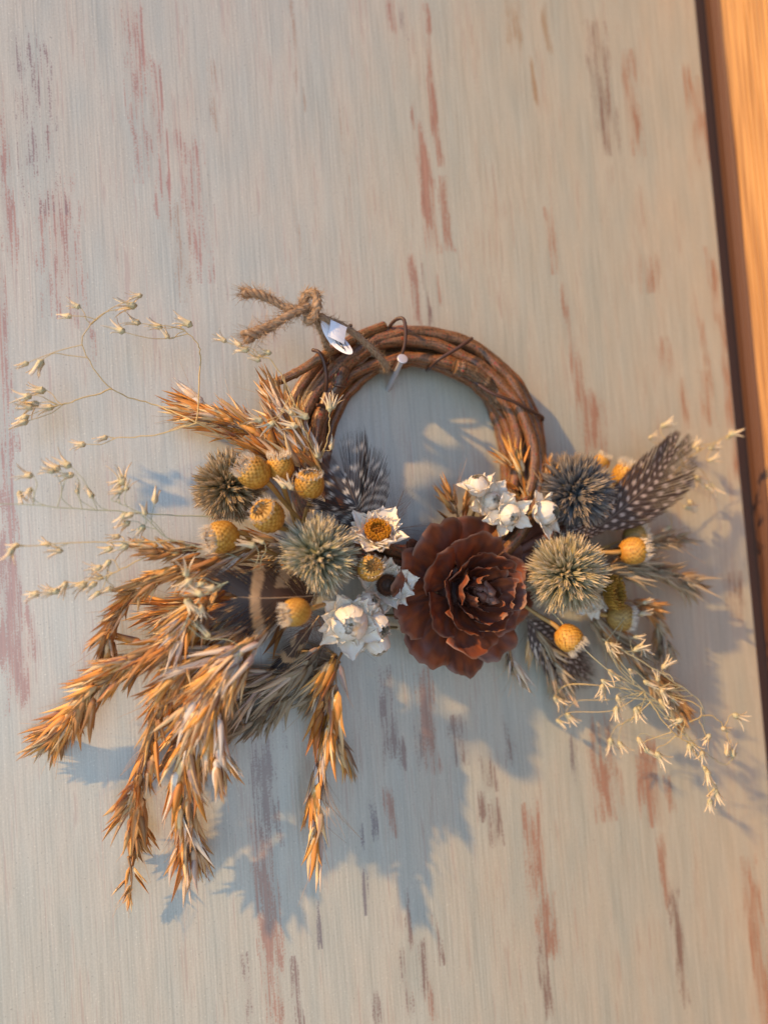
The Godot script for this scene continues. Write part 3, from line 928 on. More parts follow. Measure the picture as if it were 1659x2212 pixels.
func build_strawflowers() -> void:
	var white := lin(0.86, 0.83, 0.74)
	var ivory := lin(0.85, 0.75, 0.56)
	var kinds := []
	for k in 8:
		kinds.append(petal_mesh(k * 1.7, 0.25 + 0.12 * (k % 3), white, ivory, 0.30 + 0.03 * (k % 4), 0.25 if k % 2 else 0.0))
	var shells := []
	for k in 4:
		shells.append(petal_mesh(k * 2.3 + 40.0, -0.1, white, ivory, 0.5))
	# column, row, height, reach, facing, form (0 open gold, 1 open brown, 2 closed bud with a collar, 3 bare bud, 4 disc without collar), bud radius, petals
	for q in [[815, 1152, 46, 66, Vector3(-0.05, 0.62, 0.8), 0, 29, 27, "white strawflower with raised golden centre above the forward yellow bud"],
			[836, 1264, 36, 64, Vector3(-0.15, 0.05, 1.0), 1, 24, 26, "white strawflower with dark brown centre, touching the left of the cedar rose"],
			[756, 1344, 48, 66, Vector3(-0.10, -0.10, 1.0), 2, 37, 16, "large closed white strawflower bud with a collar, below the sage green thistle"],
			[797, 1303, 44, 42, Vector3(0.4, 0.4, 0.9), 3, 22, 7, "white strawflower petals folded over, between closed bud and dark centre"],
			[812, 1350, 44, 40, Vector3(0.5, -0.45, 0.8), 3, 27, 7, "half shut white strawflower bud at the right of the large closed one"],
			[814, 1388, 38, 34, Vector3(0.3, -0.9, 0.45), 3, 25, 5, "drooping shut white strawflower bud, lowest left of the cedar rose"],
			[1032, 1050, 34, 42, Vector3(-0.25, 0.9, 0.5), 2, 22, 10, "cream strawflower bud leaning up left above the cedar rose"],
			[1062, 1082, 28, 52, Vector3(0.1, 0.1, 1.0), 3, 18, 16, "tangle of small cream strawflower petals under the upper leaning bud"],
			[1100, 1112, 36, 48, Vector3(0.0, -0.35, 1.0), 2, 22, 10, "cream strawflower bud hanging forward, middle of three above the cedar rose"],
			[1177, 1108, 36, 50, Vector3(0.55, -0.05, 0.9), 2, 26, 9, "white strawflower bud with star collar in front of the blue-grey thistle"],
			[1276, 1308, 24, 34, Vector3(-0.3, -0.3, 0.8), 3, 16, 10, "ragged little white strawflower tucked under the pale tan thistle"],
			[1314, 1282, 32, 34, Vector3(0.62, 0.12, 0.8), 4, 38, 5, "bare golden-brown strawflower disc facing right, beside the pale tan thistle"],
			[690, 1104, 26, 36, Vector3(0.2, 0.3, 0.9), 3, 14, 8, "small papery beige strawflower in shade beneath the round yellow bud"]]:
		var at := spot(q[0], q[1], q[2])
		var mpp := size_at(q[0], q[1], q[2])
		var reach: float = q[3] * mpp * 1.06
		var br: float = q[6] * mpp
		var face: Vector3 = (q[4] as Vector3).normalized()
		var t := thing("strawflower", q[8], "strawflower", at, "white papery strawflowers in the wreath")
		var form: int = q[5]
		var base := frame(face, 0.0, 1.0)
		for k in q[7]:
			var ring = k % 2
			var a = TAU * k / q[7] * (1.0 if form != 3 else 1.3) + pull(0.22)
			var out := (base.x * cos(a) + base.z * sin(a))
			var lift = (0.30 + 0.22 * ring + pull(0.18)) if form < 2 else (0.06 + 0.4 * ring + pull(0.28))
			var d = (out + face * lift).normalized()
			var zax = (face - d * face.dot(d)).normalized()
			var sc := reach * (0.92 + pull(0.16)) * (0.92 if ring else 1.0)
			part(t, "petal", kinds[rng.randi() % 8], Transform3D(Basis(d.cross(zax) * sc, d * sc, zax * sc), at - face * 0.0012 * ring + out * br * 0.25 - face * br * 0.45))
		if form == 2 or form == 3:
			var heart := Shape.new()
			heart.rod(PackedVector3Array([at - face * br * 0.8, at - face * br * 0.2, at + face * br * 0.5]), br * 0.5, br * 0.45, lin(0.5, 0.38, 0.2), 10)
			part(t, "heart", heart.mesh(M.paper))
			var n := 9 if form == 2 else 7
			for layer in 3:        # papery bracts folded over the heart, ragged at the mouth
				for k in n:
					var a := TAU * (k + 0.5 * (layer % 2)) / n + pull(0.16)
					part(t, "petal", bud_shell(at, base, a, br * (1.0 - 0.17 * layer), k + layer * 3, white, ivory, [1.16, 1.27, 1.42][layer] + pull(0.08)))
		elif form == 0 or form == 1 or form == 4:
			var disc := Shape.new()
			var gold := lin(0.66, 0.30, 0.02) if form == 0 else (lin(0.20, 0.085, 0.035) if form == 1 else lin(0.42, 0.23, 0.03))
			var deep := lin(0.30, 0.12, 0.015) if form == 0 else (lin(0.07, 0.032, 0.016) if form == 1 else lin(0.25, 0.13, 0.02))
			var f0 := disc.v.size()
			for i in 7:
				for k in 18:
					var a := TAU * k / 18.0
					var r := br * 0.95 * i / 6.0
					disc.vert(at + (base.x * cos(a) + base.z * sin(a)) * r + face * br * (0.28 - 0.22 * pow(i / 6.0, 3.0)), deep)
			disc.lattice(f0, 7, 18, true)
			for i in 260:
				var f := sqrt((i + 0.5) / 260.0)
				var a := i * 2.39996
				var out := base.x * cos(a) + base.z * sin(a)
				var root := at + out * br * 0.92 * f + face * br * 0.1
				var inner := f < 0.58
				var tip := at + out * br * (1.02 if f > 0.85 else 0.95) * f + face * br * ((0.36 if inner else 0.66 - 0.55 * maxf(0.0, f - 0.8)) + pull(0.13)) + out * br * pull(0.03)
				var cc := gold.lerp(deep, 0.6 if inner else 0.0) * (0.8 + 0.4 * rng.randf())
				cc.a = 1.0
				disc.tube(PackedVector3Array([root, root.lerp(tip, 0.6), tip]), PackedFloat32Array([br * 0.030, br * 0.034, br * 0.052]), PackedColorArray([deep, cc, cc]), 5)
			part(t, "centre_disc", disc.mesh(M.plant))
		var st := Shape.new()
		var foot := spot(lerpf(q[0], 985, 0.25), lerpf(q[1], 1280, 0.3), 10)
		st.rod(smooth(PackedVector3Array([at - face * br * 0.4, at - face * br * 1.3 + Vector3(0, 0, -0.004), foot]), 5), 0.0011, 0.0009, lin(0.36, 0.28, 0.13), 5)
		part(t, "stem", st.mesh(M.plant))


func bud_shell(at: Vector3, base: Basis, a0: float, br: float, k: int, white: Color, ivory: Color, top: float) -> ArrayMesh:
	var s := Shape.new()
	var rows := 9
	var cols := 11
	var grow := 1.0 + 0.045 * (k % 3)
	for i in rows:
		var f := float(i) / (rows - 1)
		var lat := lerpf(-1.15, top, f)
		for j in cols:
			var w := float(j) / (cols - 1) * 2.0 - 1.0
			var a := a0 + w * 0.72 + f * 0.35
			var fl := lat - 0.30 * w * w * f + 0.10 * grain.get_noise_2d(w * 3.0 + k, k * 3.0) * f
			var r := br * grow * (1.0 + 0.03 * w) + br * (0.05 * grain.get_noise_3d(w * 1.5, f * 2.0, k * 4.0) + 0.012 * sin(w * 15.0) + 0.05 * pow(f, 4.0))
			var p := at + (base.x * cos(a) + base.z * sin(a)) * r * cos(fl) + base.y * r * (sin(fl) * 1.02 + 0.02 + 0.10 * maxf(0.0, f - 0.7))
			s.vert(p, white.lerp(ivory, clampf(0.5 + grain.get_noise_3d(w * 8.0, f * 1.5, k + 3.0), 0.0, 1.0)))
	s.lattice(0, rows, cols)
	return s.mesh(M.paper)


# ---------------------------------------------------------------- grass plumes
func spikelet(pal: Array, seed_: float, shells: int) -> ArrayMesh:
	# unit length along +y: long boat-shaped shells, parted and overlapping, each drawn out to a sharp point
	var s := Shape.new()
	for q in shells:
		var len_ := 0.62 + 0.36 * rng.randf()
		var y0 := 0.20 * rng.randf() if q > 0 else 0.0
		len_ = minf(len_, 1.0 - y0)
		var lean := (float(q) / maxf(shells - 1, 1) * 2.0 - 1.0) * (0.10 + 0.10 * rng.randf()) + pull(0.05)
		var deep := pull(0.12)
		var wide := 0.044 + 0.032 * rng.randf()
		var main: Color = pal[rng.randi() % (pal.size() - 1)]
		var dark: Color = pal[pal.size() - 1]
		var flush := rng.randf()
		var face := pull(0.9)
		var bow := pull(0.05)
		var first := s.v.size()
		var rows := 11
		var cols := 7
		for i in rows:
			var f := float(i) / (rows - 1)
			var fat := pow(sin(pow(f, 0.44) * PI), 0.95) * wide * 1.08 + 0.0026
			for j in cols:
				var w := float(j) / (cols - 1) - 0.5
				var a := w * 3.9 + face
				var x := sin(a) * fat + lean * f * (0.45 + 0.55 * f) + bow * sin(f * PI)
				var z := cos(a) * fat * 0.85 + deep * f + 0.03 * (q % 2)
				var streak := 0.20 * (j % 2) + 0.5 * grain.get_noise_3d(f * 1.6 + seed_, j * 1.3, q * 3.0)
				if flush > 0.62:      # some shells flushed purple along one side or towards the base
					streak += 0.75 * clampf(w * 2.4 + 0.2 - f * 0.3, 0.0, 1.0)
				elif flush < 0.2:
					streak += 0.6 * clampf(1.0 - f * 3.0, 0.0, 1.0)
				s.vert(Vector3(x, y0 + f * len_, z), main.lerp(dark, clampf(streak - 0.14, 0.0, 0.85)))
		s.lattice(first, rows, cols)
	return s.mesh(M.plant)


func build_plumes() -> void:
	var purple := lin(0.15, 0.075, 0.07)
	var pals := [
		[lin(0.72, 0.33, 0.06), lin(0.82, 0.47, 0.125), lin(0.64, 0.26, 0.04), lin(0.84, 0.60, 0.28), lin(0.20, 0.085, 0.075)],
		[lin(0.74, 0.60, 0.42), lin(0.78, 0.68, 0.52), lin(0.66, 0.40, 0.16), lin(0.74, 0.54, 0.32), lin(0.26, 0.13, 0.13)],
		[lin(0.40, 0.31, 0.18), lin(0.46, 0.36, 0.22), lin(0.36, 0.26, 0.14), lin(0.24, 0.15, 0.10)],
		[lin(0.46, 0.22, 0.06), lin(0.40, 0.18, 0.05), lin(0.58, 0.33, 0.11), lin(0.13, 0.06, 0.05)],
	]
	var kinds := []
	for p in pals:
		var list := []
		for k in 5:
			list.append(spikelet(p, k * 3.1, 3 + k % 3))
		kinds.append(list)
	var slim := []
	for p in pals:
		var list := []
		for k in 4:
			list.append(spikelet(p, k * 5.3 + 20.0, 1 + k % 3))
		slim.append(list)
	# path, spikelets, their length, how far they stand off, palettes, where along the path they begin, label
	for q in [
		[[[600, 1270, 26], [470, 1330, 34], [330, 1400, 34], [220, 1470, 27], [145, 1560, 19], [118, 1594, 14]], 74, 92, 0.34, [0, 3, 0], 0.12, "thick orange grass plume reaching farthest left, its tip on the bare board"],
		[[[590, 1215, 30], [470, 1215, 38], [380, 1235, 40], [300, 1275, 38], [240, 1350, 32], [222, 1395, 28]], 34, 70, 0.30, [0, 3], 0.3, "orange grass plume arching left above the thickest one"],
		[[[540, 1175, 32], [440, 1185, 40], [370, 1190, 42], [325, 1186, 42]], 15, 62, 0.28, [0, 3], 0.35, "short orange grass spray just under the lowest left yellow bud"],
		[[[560, 1240, 34], [450, 1290, 44], [400, 1360, 46], [380, 1440, 42]], 26, 84, 0.34, [3, 0, 1], 0.25, "dark tangled grass plume in the middle of the left bundle"],
		[[[590, 1290, 30], [440, 1400, 40], [355, 1500, 38], [318, 1630, 30], [292, 1740, 22], [285, 1820, 14]], 40, 86, 0.26, [0, 3, 0], 0.25, "long thin orange grass plume hanging lower left with loose last spikelets"],
		[[[640, 1290, 34], [540, 1390, 46], [450, 1480, 46], [410, 1600, 40], [400, 1720, 30], [410, 1850, 22]], 70, 112, 0.24, [0, 1, 0, 1], 0.22, "bright orange and cream grass plume hanging straight down, longest of the left bundle"],
		[[[620, 1310, 40], [560, 1380, 52], [500, 1440, 54], [462, 1530, 50], [470, 1650, 42]], 32, 108, 0.25, [1, 1, 0], 0.3, "cream and purple grass plume in front of the bright orange one"],
		[[[640, 1300, 30], [560, 1350, 38], [480, 1400, 42], [400, 1440, 42]], 22, 98, 0.3, [1, 1, 3], 0.3, "pale grass plume pointing left beneath the barred feather"],
		[[[560, 1300, 22], [470, 1420, 26], [420, 1540, 22], [400, 1640, 18]], 34, 100, 0.3, [3, 0], 0.2, "shaded rust grass plume behind the bright hanging one"],
		[[[738, 1410, 30], [722, 1450, 34], [712, 1520, 34], [700, 1600, 32], [690, 1700, 30], [688, 1815, 27]], 22, 112, 0.17, [0, 0, 1], 0.12, "slender orange grass plume hanging alone below the white flowers"],
		[[[735, 1430, 18], [712, 1440, 14], [690, 1480, 12], [672, 1520, 8]], 16, 86, 0.35, [2, 2], 0.1, "shaded brown grass tuft close to the board behind the lone slender plume"],
		[[[715, 1500, 22], [725, 1580, 18], [738, 1630, 14]], 5, 80, 0.15, [2, 0], 0.4, "short dull grass spikelets right of the lone slender plume"],
		[[[620, 1230, 14], [520, 1270, 18], [420, 1300, 18], [340, 1330, 14]], 26, 96, 0.36, [3, 0], 0.1, "rust grass plume pressed low on the board under the left bundle"],
		[[[640, 1290, 12], [560, 1330, 16], [500, 1370, 16], [440, 1400, 13]], 24, 100, 0.4, [3, 3, 1], 0.1, "dark rust grass plume lying deepest under the barred feather"],
		[[[650, 1180, 16], [600, 1210, 20], [540, 1240, 20], [480, 1250, 18]], 18, 80, 0.4, [3, 2], 0.1, "brown grass clump in the shade below the olive thistle"],
		[[[700, 1390, 20], [640, 1440, 18], [560, 1480, 14], [500, 1540, 10]], 30, 92, 0.3, [2, 2, 1], 0.15, "dull tan grass plume in shade pointing lower left behind the barred feather"],
		[[[640, 1480, 14], [590, 1520, 12], [540, 1560, 9], [490, 1590, 7]], 14, 84, 0.28, [2], 0.15, "lowest dull tan grass plume lying close to the board"],
		[[[665, 1050, 26], [610, 990, 30], [540, 930, 30], [460, 898, 27], [425, 888, 25]], 38, 92, 0.26, [0, 1, 0], 0.2, "orange and purple grass tuft fanning to the upper left of the ring"],
		[[[680, 1060, 30], [655, 990, 36], [625, 920, 38], [600, 880, 38]], 28, 92, 0.22, [0, 1, 3], 0.2, "upright grass tuft with orange tips against the left of the ring"],
		[[[720, 1060, 32], [690, 1010, 38], [660, 960, 42], [640, 920, 42]], 14, 78, 0.24, [3, 1], 0.2, "brown and white grass tuft leaning on the inner left strands"],
		[[[660, 1200, 30], [590, 1170, 36], [500, 1200, 40], [430, 1230, 42]], 18, 76, 0.24, [3, 0, 1], 0.3, "purple-brown grass stems running left from the sage green thistle"],
		[[[1250, 1240, 20], [1340, 1225, 24], [1420, 1235, 24], [1490, 1262, 20]], 42, 74, 0.26, [2, 2], 0.2, "straw coloured grass plume pointing right towards the jamb"],
		[[[1240, 1200, 16], [1330, 1185, 20], [1410, 1170, 20], [1460, 1172, 18]], 20, 62, 0.22, [2], 0.3, "thin straw grass plume above the one pointing at the jamb"],
		[[[1220, 1290, 14], [1300, 1350, 18], [1370, 1420, 18], [1430, 1480, 14], [1470, 1540, 10]], 46, 70, 0.26, [2, 2, 3], 0.2, "brownish grass plume running to the lower right behind the pale seed heads"],
		[[[1280, 1300, 16], [1370, 1300, 20], [1420, 1340, 18], [1432, 1410, 14]], 22, 60, 0.24, [3, 2], 0.35, "reddish tan grass plume arching over at the far right"],
		[[[1150, 1350, 12], [1170, 1410, 14], [1200, 1450, 13], [1215, 1480, 10]], 22, 66, 0.3, [2, 1], 0.1, "pale grass tuft hanging below the dark dotted feather"],
		[[[1100, 1400, 14], [1108, 1440, 15], [1120, 1465, 13]], 8, 60, 0.2, [2, 1], 0.2, "few pale grass spikelets under the right petals of the cedar rose"],
		[[[1150, 1130, 14], [1140, 1080, 18], [1120, 1020, 20], [1105, 985, 20]], 12, 66, 0.42, [0], 0.2, "golden oat grass sprig standing in front of the lower right of the ring"],
		[[[1190, 1110, 16], [1180, 1060, 22], [1175, 1020, 24]], 7, 66, 0.35, [0], 0.15, "short golden oat sprig left of the blue-grey thistle"],
		[[[990, 1130, 14], [985, 1095, 16], [975, 1065, 17]], 5, 70, 0.5, [0, 3], 0.2, "small forked oat sprig standing behind the top of the cedar rose"],
		[[[278, 1850, 14], [285, 1890, 13], [283, 1930, 12]], 4, 56, 0.5, [0], 0.3, "last loose orange spikelets at the lowest left tip"]]:
		var path := way(q[0], 8)
		var a: Array = q[0][0]
		var t := thing("grass_plume", q[6], "grass plume", path[0], "dried grass plumes in the wreath")
		var mid: Array = q[0][q[0].size() / 2]
		var len_: float = 1.16 * q[2] * size_at(mid[0], mid[1], mid[2])
		var st := Shape.new()
		st.rod(path, 0.0008, 0.0003, lin(0.36, 0.2, 0.08), 5)
		part(t, "stem", st.mesh(M.plant))
		for k in mini(7, int(q[1] / 4)):      # thread-thin side stalks
			var e0 := 0.1 * k + rng.randf() * 0.2
			var side_stalk := PackedVector3Array()
			var away := Vector3(pull(0.007), pull(0.007), pull(0.003))
			for e in 6:
				side_stalk.append(along(path, e0 + e * 0.07) + away * pow(e / 5.0, 1.4))
			var sk := Shape.new()
			sk.rod(smooth(side_stalk, 3), 0.00032, 0.0002, lin(0.34, 0.17, 0.09) if k % 2 else lin(0.20, 0.10, 0.085), 4)
			part(t, "side_stalk", sk.mesh(M.plant))
		var hair := Shape.new()
		for k in int(q[1] * 1.3):     # bristles and broken threads
			var hf := lerpf(q[5], 1.0, rng.randf())
			var hd := heading(path, hf)
			var flat0 := hd.cross(Vector3(0, 0, 1)).normalized()
			var ho := along(path, hf) + flat0 * pull(0.12) * len_ + Vector3(0, 0, pull(0.004))
			var hdir := (hd + flat0 * pull(0.9) + Vector3(0, 0, pull(0.5))).normalized()
			var hl := len_ * (0.4 + 0.7 * rng.randf())
			ho.z = maxf(ho.z, 0.003)
			hair.rod(smooth(PackedVector3Array([ho, ho + hdir * hl * 0.5, ho + hdir * hl + flat0 * pull(0.16) * hl]), 3), 0.00014, 0.00005, lin(0.56, 0.33, 0.14) * (0.6 + 0.7 * rng.randf()), 3)
		part(t, "bristles", hair.mesh(M.plant))
		var n: int = int(q[1] * 1.6)
		for i in n:
			var f: float = lerpf(q[5], 1.0, (i + 0.3) / n)
			var p := along(path, f)
			var d := heading(path, f)
			var turn: float = q[3] * (rng.randf() + rng.randf() - 1.0) * 2.4
			if i == n - 1:
				turn = 0.0
			var lift := pull(0.30) + 0.05
			var flat := d.cross(Vector3(0, 0, 1)).normalized()
			var dir = (d + flat * turn + Vector3(0, 0, lift)).normalized()
			var sc = len_ * (0.70 + 0.5 * rng.randf()) * lerpf(1.05, 0.85, f)
			var bag: Array = kinds[q[4][rng.randi() % q[4].size()]] if rng.randf() < 0.6 else slim[q[4][rng.randi() % q[4].size()]]
			var start = p - d * len_ * (0.10 + pull(0.1)) + flat * (turn * len_ * 0.16 + pull(0.10) * len_) + Vector3(0, 0, pull(0.004))
			start.z = maxf(start.z, 0.004)
			var tipz = start.z + dir.z * sc
			if tipz < 0.002:
				dir.z += (0.002 - tipz) / sc
				dir = dir.normalized()
			part(t, "spikelet", bag[rng.randi() % bag.size()], Transform3D(frame(dir, rng.randf() * TAU, sc), start))


# ---------------------------------------------------------------- airy sprays
func seed_head(seed_: float, open: float, green: float) -> ArrayMesh:
	# unit length along +y: a small swollen base, then pointed papery bracts that part towards their tips
	var s := Shape.new()
	var skin := lin(0.66, 0.54, 0.30).lerp(lin(0.54, 0.50, 0.28), green)
	var rows := 9
	var path := PackedVector3Array()
	var rad := PackedFloat32Array()
	var cs := PackedColorArray()
	for i in rows:
		var f := float(i) / (rows - 1)
		path.append(Vector3(0, f * 0.55, 0))
		rad.append([0.03, 0.10, 0.145, 0.16, 0.15, 0.12, 0.085, 0.05, 0.015][i])
		var c := skin * (1.0 + 0.3 * grain.get_noise_2d(f * 4.0, seed_))
		c.a = 1.0
		cs.append(c)
	s.tube(path, rad, cs, 9)
	var n := 5 + int(seed_) % 2
	for k in n:
		var a := TAU * k / n + seed_
		var o := Vector3(cos(a), 0, sin(a))
		var x := Vector3(-sin(a), 0, cos(a))
		var spread := open * (0.25 + 1.0 * rng.randf())
		var len_ := 0.62 + 0.30 * rng.randf()
		var side_bend := pull(0.14)
		var wide := 0.065 + 0.03 * rng.randf()
		var first := s.v.size()
		for i in 8:
			var f := i / 7.0
			var w := wide * pow(1.0 - f, 0.75) * (0.65 + 0.9 * f) + 0.004
			var p := Vector3(0, 0.14 + f * len_, 0) + o * (0.155 - 0.10 * f + spread * f * f) + x * side_bend * f * f
			var c := skin.lerp(lin(0.78, 0.64, 0.42), clampf(f * 2.2 - 0.2, 0.0, 1.0))
			s.vert(p - x * w - o * 0.02, c)
			s.vert(p + o * 0.03, c)
			s.vert(p + x * w - o * 0.02, c)
		s.lattice(first, 8, 3)
	return s.mesh(M.paper)


func build_sprays() -> void:
	var pale := []
	for k in 6:
		pale.append(seed_head(k * 1.7, 0.12 + 0.17 * (k % 3), 0.8 if k % 2 else 0.2))
	var straw := lin(0.56, 0.42, 0.18)
	var sage := lin(0.42, 0.44, 0.28)
	# stalks; then heads: column, row, way its tips point (degrees, clockwise from right), height, stalk number, where on it
	for q in [
		["fine golden seed grass branching at the upper left beside the twine, highest of its kind", straw, [[[560, 990, 26], [430, 915, 46], [340, 876, 28], [243, 840, 32], [178, 745, 36], [207, 690, 38]], [[425, 915, 46], [432, 800, 30], [428, 745, 34], [390, 705, 36]], [[243, 840, 32], [163, 865, 32], [115, 880, 30]], [[425, 915, 46], [330, 940, 40], [240, 946, 36]]],
			[[150, 683, 185, 38, 0, 1.0], [288, 660, 172, 38, 0, 1.0], [408, 700, 210, 36, 1, 1.0], [345, 706, 190, 36, 1, 0.95], [298, 697, 195, 36, 1, 0.9], [58, 785, 150, 34, 0, 0.8], [62, 856, 165, 32, 2, 0.8], [110, 880, 178, 30, 2, 1.0], [66, 880, 185, 30, 2, 0.9], [54, 912, 165, 28, 2, 0.7], [228, 945, 160, 36, 3, 1.0], [180, 960, 175, 34, 3, 0.9]]],
		["sage stalked seed grass sweeping left past the lowest yellow bud", sage, [[[560, 1215, 40], [470, 1190, 44], [370, 1165, 46], [300, 1108, 48], [240, 1080, 48]], [[540, 1120, 30], [330, 1110, 38], [143, 1096, 44], [-10, 1088, 46]]],
			[[314, 1108, 270, 50, 0, 0.7], [283, 1112, 155, 50, 0, 0.75], [262, 1060, 170, 48, 0, 1.0], [266, 1040, 255, 46, 0, 0.9], [168, 1062, 265, 42, 1, 0.55], [154, 1026, 178, 42, 1, 0.6], [66, 1027, 195, 44, 1, 0.8], [124, 1012, 200, 44, 1, 0.7], [66, 1058, 110, 44, 1, 0.8], [276, 1130, 150, 46, 0, 0.6]]],
		["low seed grass with many pale heads left of the arching orange plume", straw, [[[460, 1185, 42], [330, 1200, 44], [240, 1240, 44], [130, 1272, 42]], [[400, 1170, 44], [260, 1170, 46], [40, 1180, 46]]],
			[[38, 1178, 150, 46, 1, 1.0], [130, 1190, 175, 44, 1, 0.8], [272, 1180, 160, 44, 1, 0.5], [238, 1186, 165, 42, 1, 0.55], [236, 1215, 125, 42, 0, 0.6], [216, 1226, 165, 42, 0, 0.65], [204, 1262, 140, 40, 0, 0.75], [182, 1262, 165, 40, 0, 0.8], [142, 1262, 110, 42, 0, 0.95], [112, 1278, 168, 42, 0, 1.0], [240, 1272, 160, 40, 0, 0.7], [80, 1282, 160, 42, 0, 1.0]]],
		["pale seed grass hanging in front of the orange left bundle", sage, [[[570, 1225, 52], [480, 1262, 58], [425, 1300, 58], [395, 1360, 54]]],
			[[404, 1240, 268, 58, 0, 0.6], [460, 1270, 172, 58, 0, 0.3], [436, 1262, 155, 58, 0, 0.4], [404, 1300, 60, 58, 0, 0.7], [420, 1310, 50, 56, 0, 0.8], [530, 1300, 185, 56, 0, 0.2], [428, 1352, 250, 50, 0, 0.9], [545, 1178, 190, 54, 0, 0.1], [520, 1410, 110, 56, 0, 0.9]]],
		["wispy seed grass in front of the left ring strands below the twine ends", straw, [[[700, 1030, 38], [668, 950, 46], [628, 850, 50], [588, 782, 52], [556, 772, 52]], [[690, 1000, 40], [710, 940, 46], [712, 890, 48]]],
			[[532, 756, 190, 52, 0, 1.0], [558, 778, 192, 52, 0, 1.0], [518, 745, 215, 52, 0, 0.95], [660, 900, 205, 50, 0, 0.5], [636, 920, 190, 48, 0, 0.45], [712, 882, 262, 48, 1, 1.0], [686, 985, 245, 46, 1, 0.3], [562, 908, 185, 46, 0, 0.5], [614, 1050, 235, 56, 0, 0.1]]],
		["pale seed grass trailing to the lower right of the wreath", lin(0.46, 0.42, 0.24), [[[1190, 1320, 30], [1290, 1430, 40], [1400, 1500, 42], [1470, 1570, 42], [1510, 1640, 42], [1545, 1700, 40]], [[1300, 1380, 34], [1420, 1450, 40], [1510, 1515, 42], [1520, 1570, 42]], [[1390, 1500, 42], [1480, 1590, 42], [1560, 1650, 40], [1590, 1625, 40]]],
			[[1310, 1390, 62, 36, 0, 0.35], [1320, 1405, 50, 36, 0, 0.4], [1318, 1452, 55, 38, 0, 0.45], [1360, 1448, 62, 38, 0, 0.5], [1304, 1494, 112, 34, 0, 0.45], [1334, 1508, 62, 34, 0, 0.5], [1378, 1530, 60, 36, 0, 0.55], [1428, 1516, 42, 40, 0, 0.6], [1395, 1474, 30, 40, 1, 0.5], [1422, 1488, 20, 40, 1, 0.6], [1420, 1468, 270, 38, 1, 0.5], [1385, 1395, 48, 36, 1, 0.2], [1372, 1376, 8, 36, 1, 0.2], [1384, 1326, 355, 30, 1, 0.1], [1380, 1598, 68, 36, 0, 0.65]]],
		["farthest lower right seed grass with curling thread stalks near the jamb", straw, [[[1390, 1495, 42], [1450, 1580, 44], [1490, 1610, 44], [1530, 1680, 42]], [[1440, 1500, 42], [1510, 1525, 44], [1512, 1560, 44], [1530, 1600, 44]], [[1490, 1560, 44], [1530, 1545, 44], [1565, 1575, 44], [1580, 1640, 42]]],
			[[1420, 1630, 42, 42, 0, 0.4], [1494, 1608, 55, 44, 0, 0.6], [1488, 1612, 100, 44, 0, 0.6], [1522, 1660, 50, 44, 0, 0.9], [1544, 1708, 155, 42, 0, 1.0], [1546, 1712, 82, 42, 0, 1.0], [1562, 1574, 12, 44, 2, 0.7], [1582, 1630, 265, 44, 2, 1.0], [1530, 1590, 130, 44, 1, 1.0], [1468, 1556, 160, 42, 0, 0.5], [1318, 1600, 70, 20, 0, 0.1], [1200, 1508, 40, 14, 0, 0.0], [1226, 1545, 50, 14, 0, 0.0]]],
		["blurred pale seed grass above and beyond the long spotted feather", straw, [[[1330, 1150, 14], [1430, 1050, 18], [1500, 980, 20], [1575, 940, 20]]],
			[[1405, 945, 335, 18, 0, 0.6], [1500, 965, 300, 18, 0, 0.8], [1535, 968, 345, 18, 0, 0.9], [1572, 945, 310, 18, 0, 1.0], [1505, 1032, 30, 16, 0, 0.6], [1535, 1048, 60, 16, 0, 0.6], [1490, 1085, 40, 14, 0, 0.5], [1440, 1160, 160, 12, 0, 0.3]]]]:
		var lines := []
		for l in q[2]:
			lines.append(way(l, 8))
		var t := thing("seed_spray", q[0], "seed spray", lines[0][0], "airy seed sprays in the wreath")
		for l in lines:
			var s := Shape.new()
			var wob := PackedVector3Array()
			for i in l.size():
				wob.append(l[i] + Vector3(pull(0.0004), pull(0.0004), pull(0.0004)))
			s.rod(wob, 0.00040, 0.00022, q[1], 5)
			part(t, "stalk", s.mesh(M.plant))
		var heads := []
		for hd in q[3]:
			heads.append(hd)
			if rng.randf() < 0.7:
				heads.append([hd[0] + pull(34.0), hd[1] + pull(30.0), hd[2] + pull(40.0), hd[3] + pull(5.0), hd[4], maxf(0.0, hd[5] - 0.06)])
		for hd in heads:
			var a := deg_to_rad(hd[2] + pull(8.0))
			var here := spot(hd[0], hd[1], hd[3])
			var mpp := size_at(hd[0], hd[1], hd[3])
			var to := side * cos(a) - over * sin(a)
			to = (to + Vector3(0, 0, pull(0.35))).normalized()
			var sc: float = mpp * (38.0 + pull(9.0)) * (0.84 if hd[0] > 1150 else 1.05)
			var start := here - to * sc * 0.2
			var head := part(t, "seed_head", pale[rng.randi() % 6], Transform3D(frame(to, rng.randf() * TAU, sc), start))
			var s := Shape.new()
			var root := along(lines[hd[4]], hd[5])
			var gap := root.distance_to(start)
			if gap < 0.09:
				var sag := Vector3(pull(0.12), pull(0.12), pull(0.10)) * gap
				s.rod(smooth(PackedVector3Array([root, root.lerp(start, 0.4) + sag, root.lerp(start, 0.75) + sag * 0.6 - to * gap * 0.1, start]), 6), 0.00024, 0.00016, q[1], 5)
				part(head, "pedicel", s.mesh(M.plant))


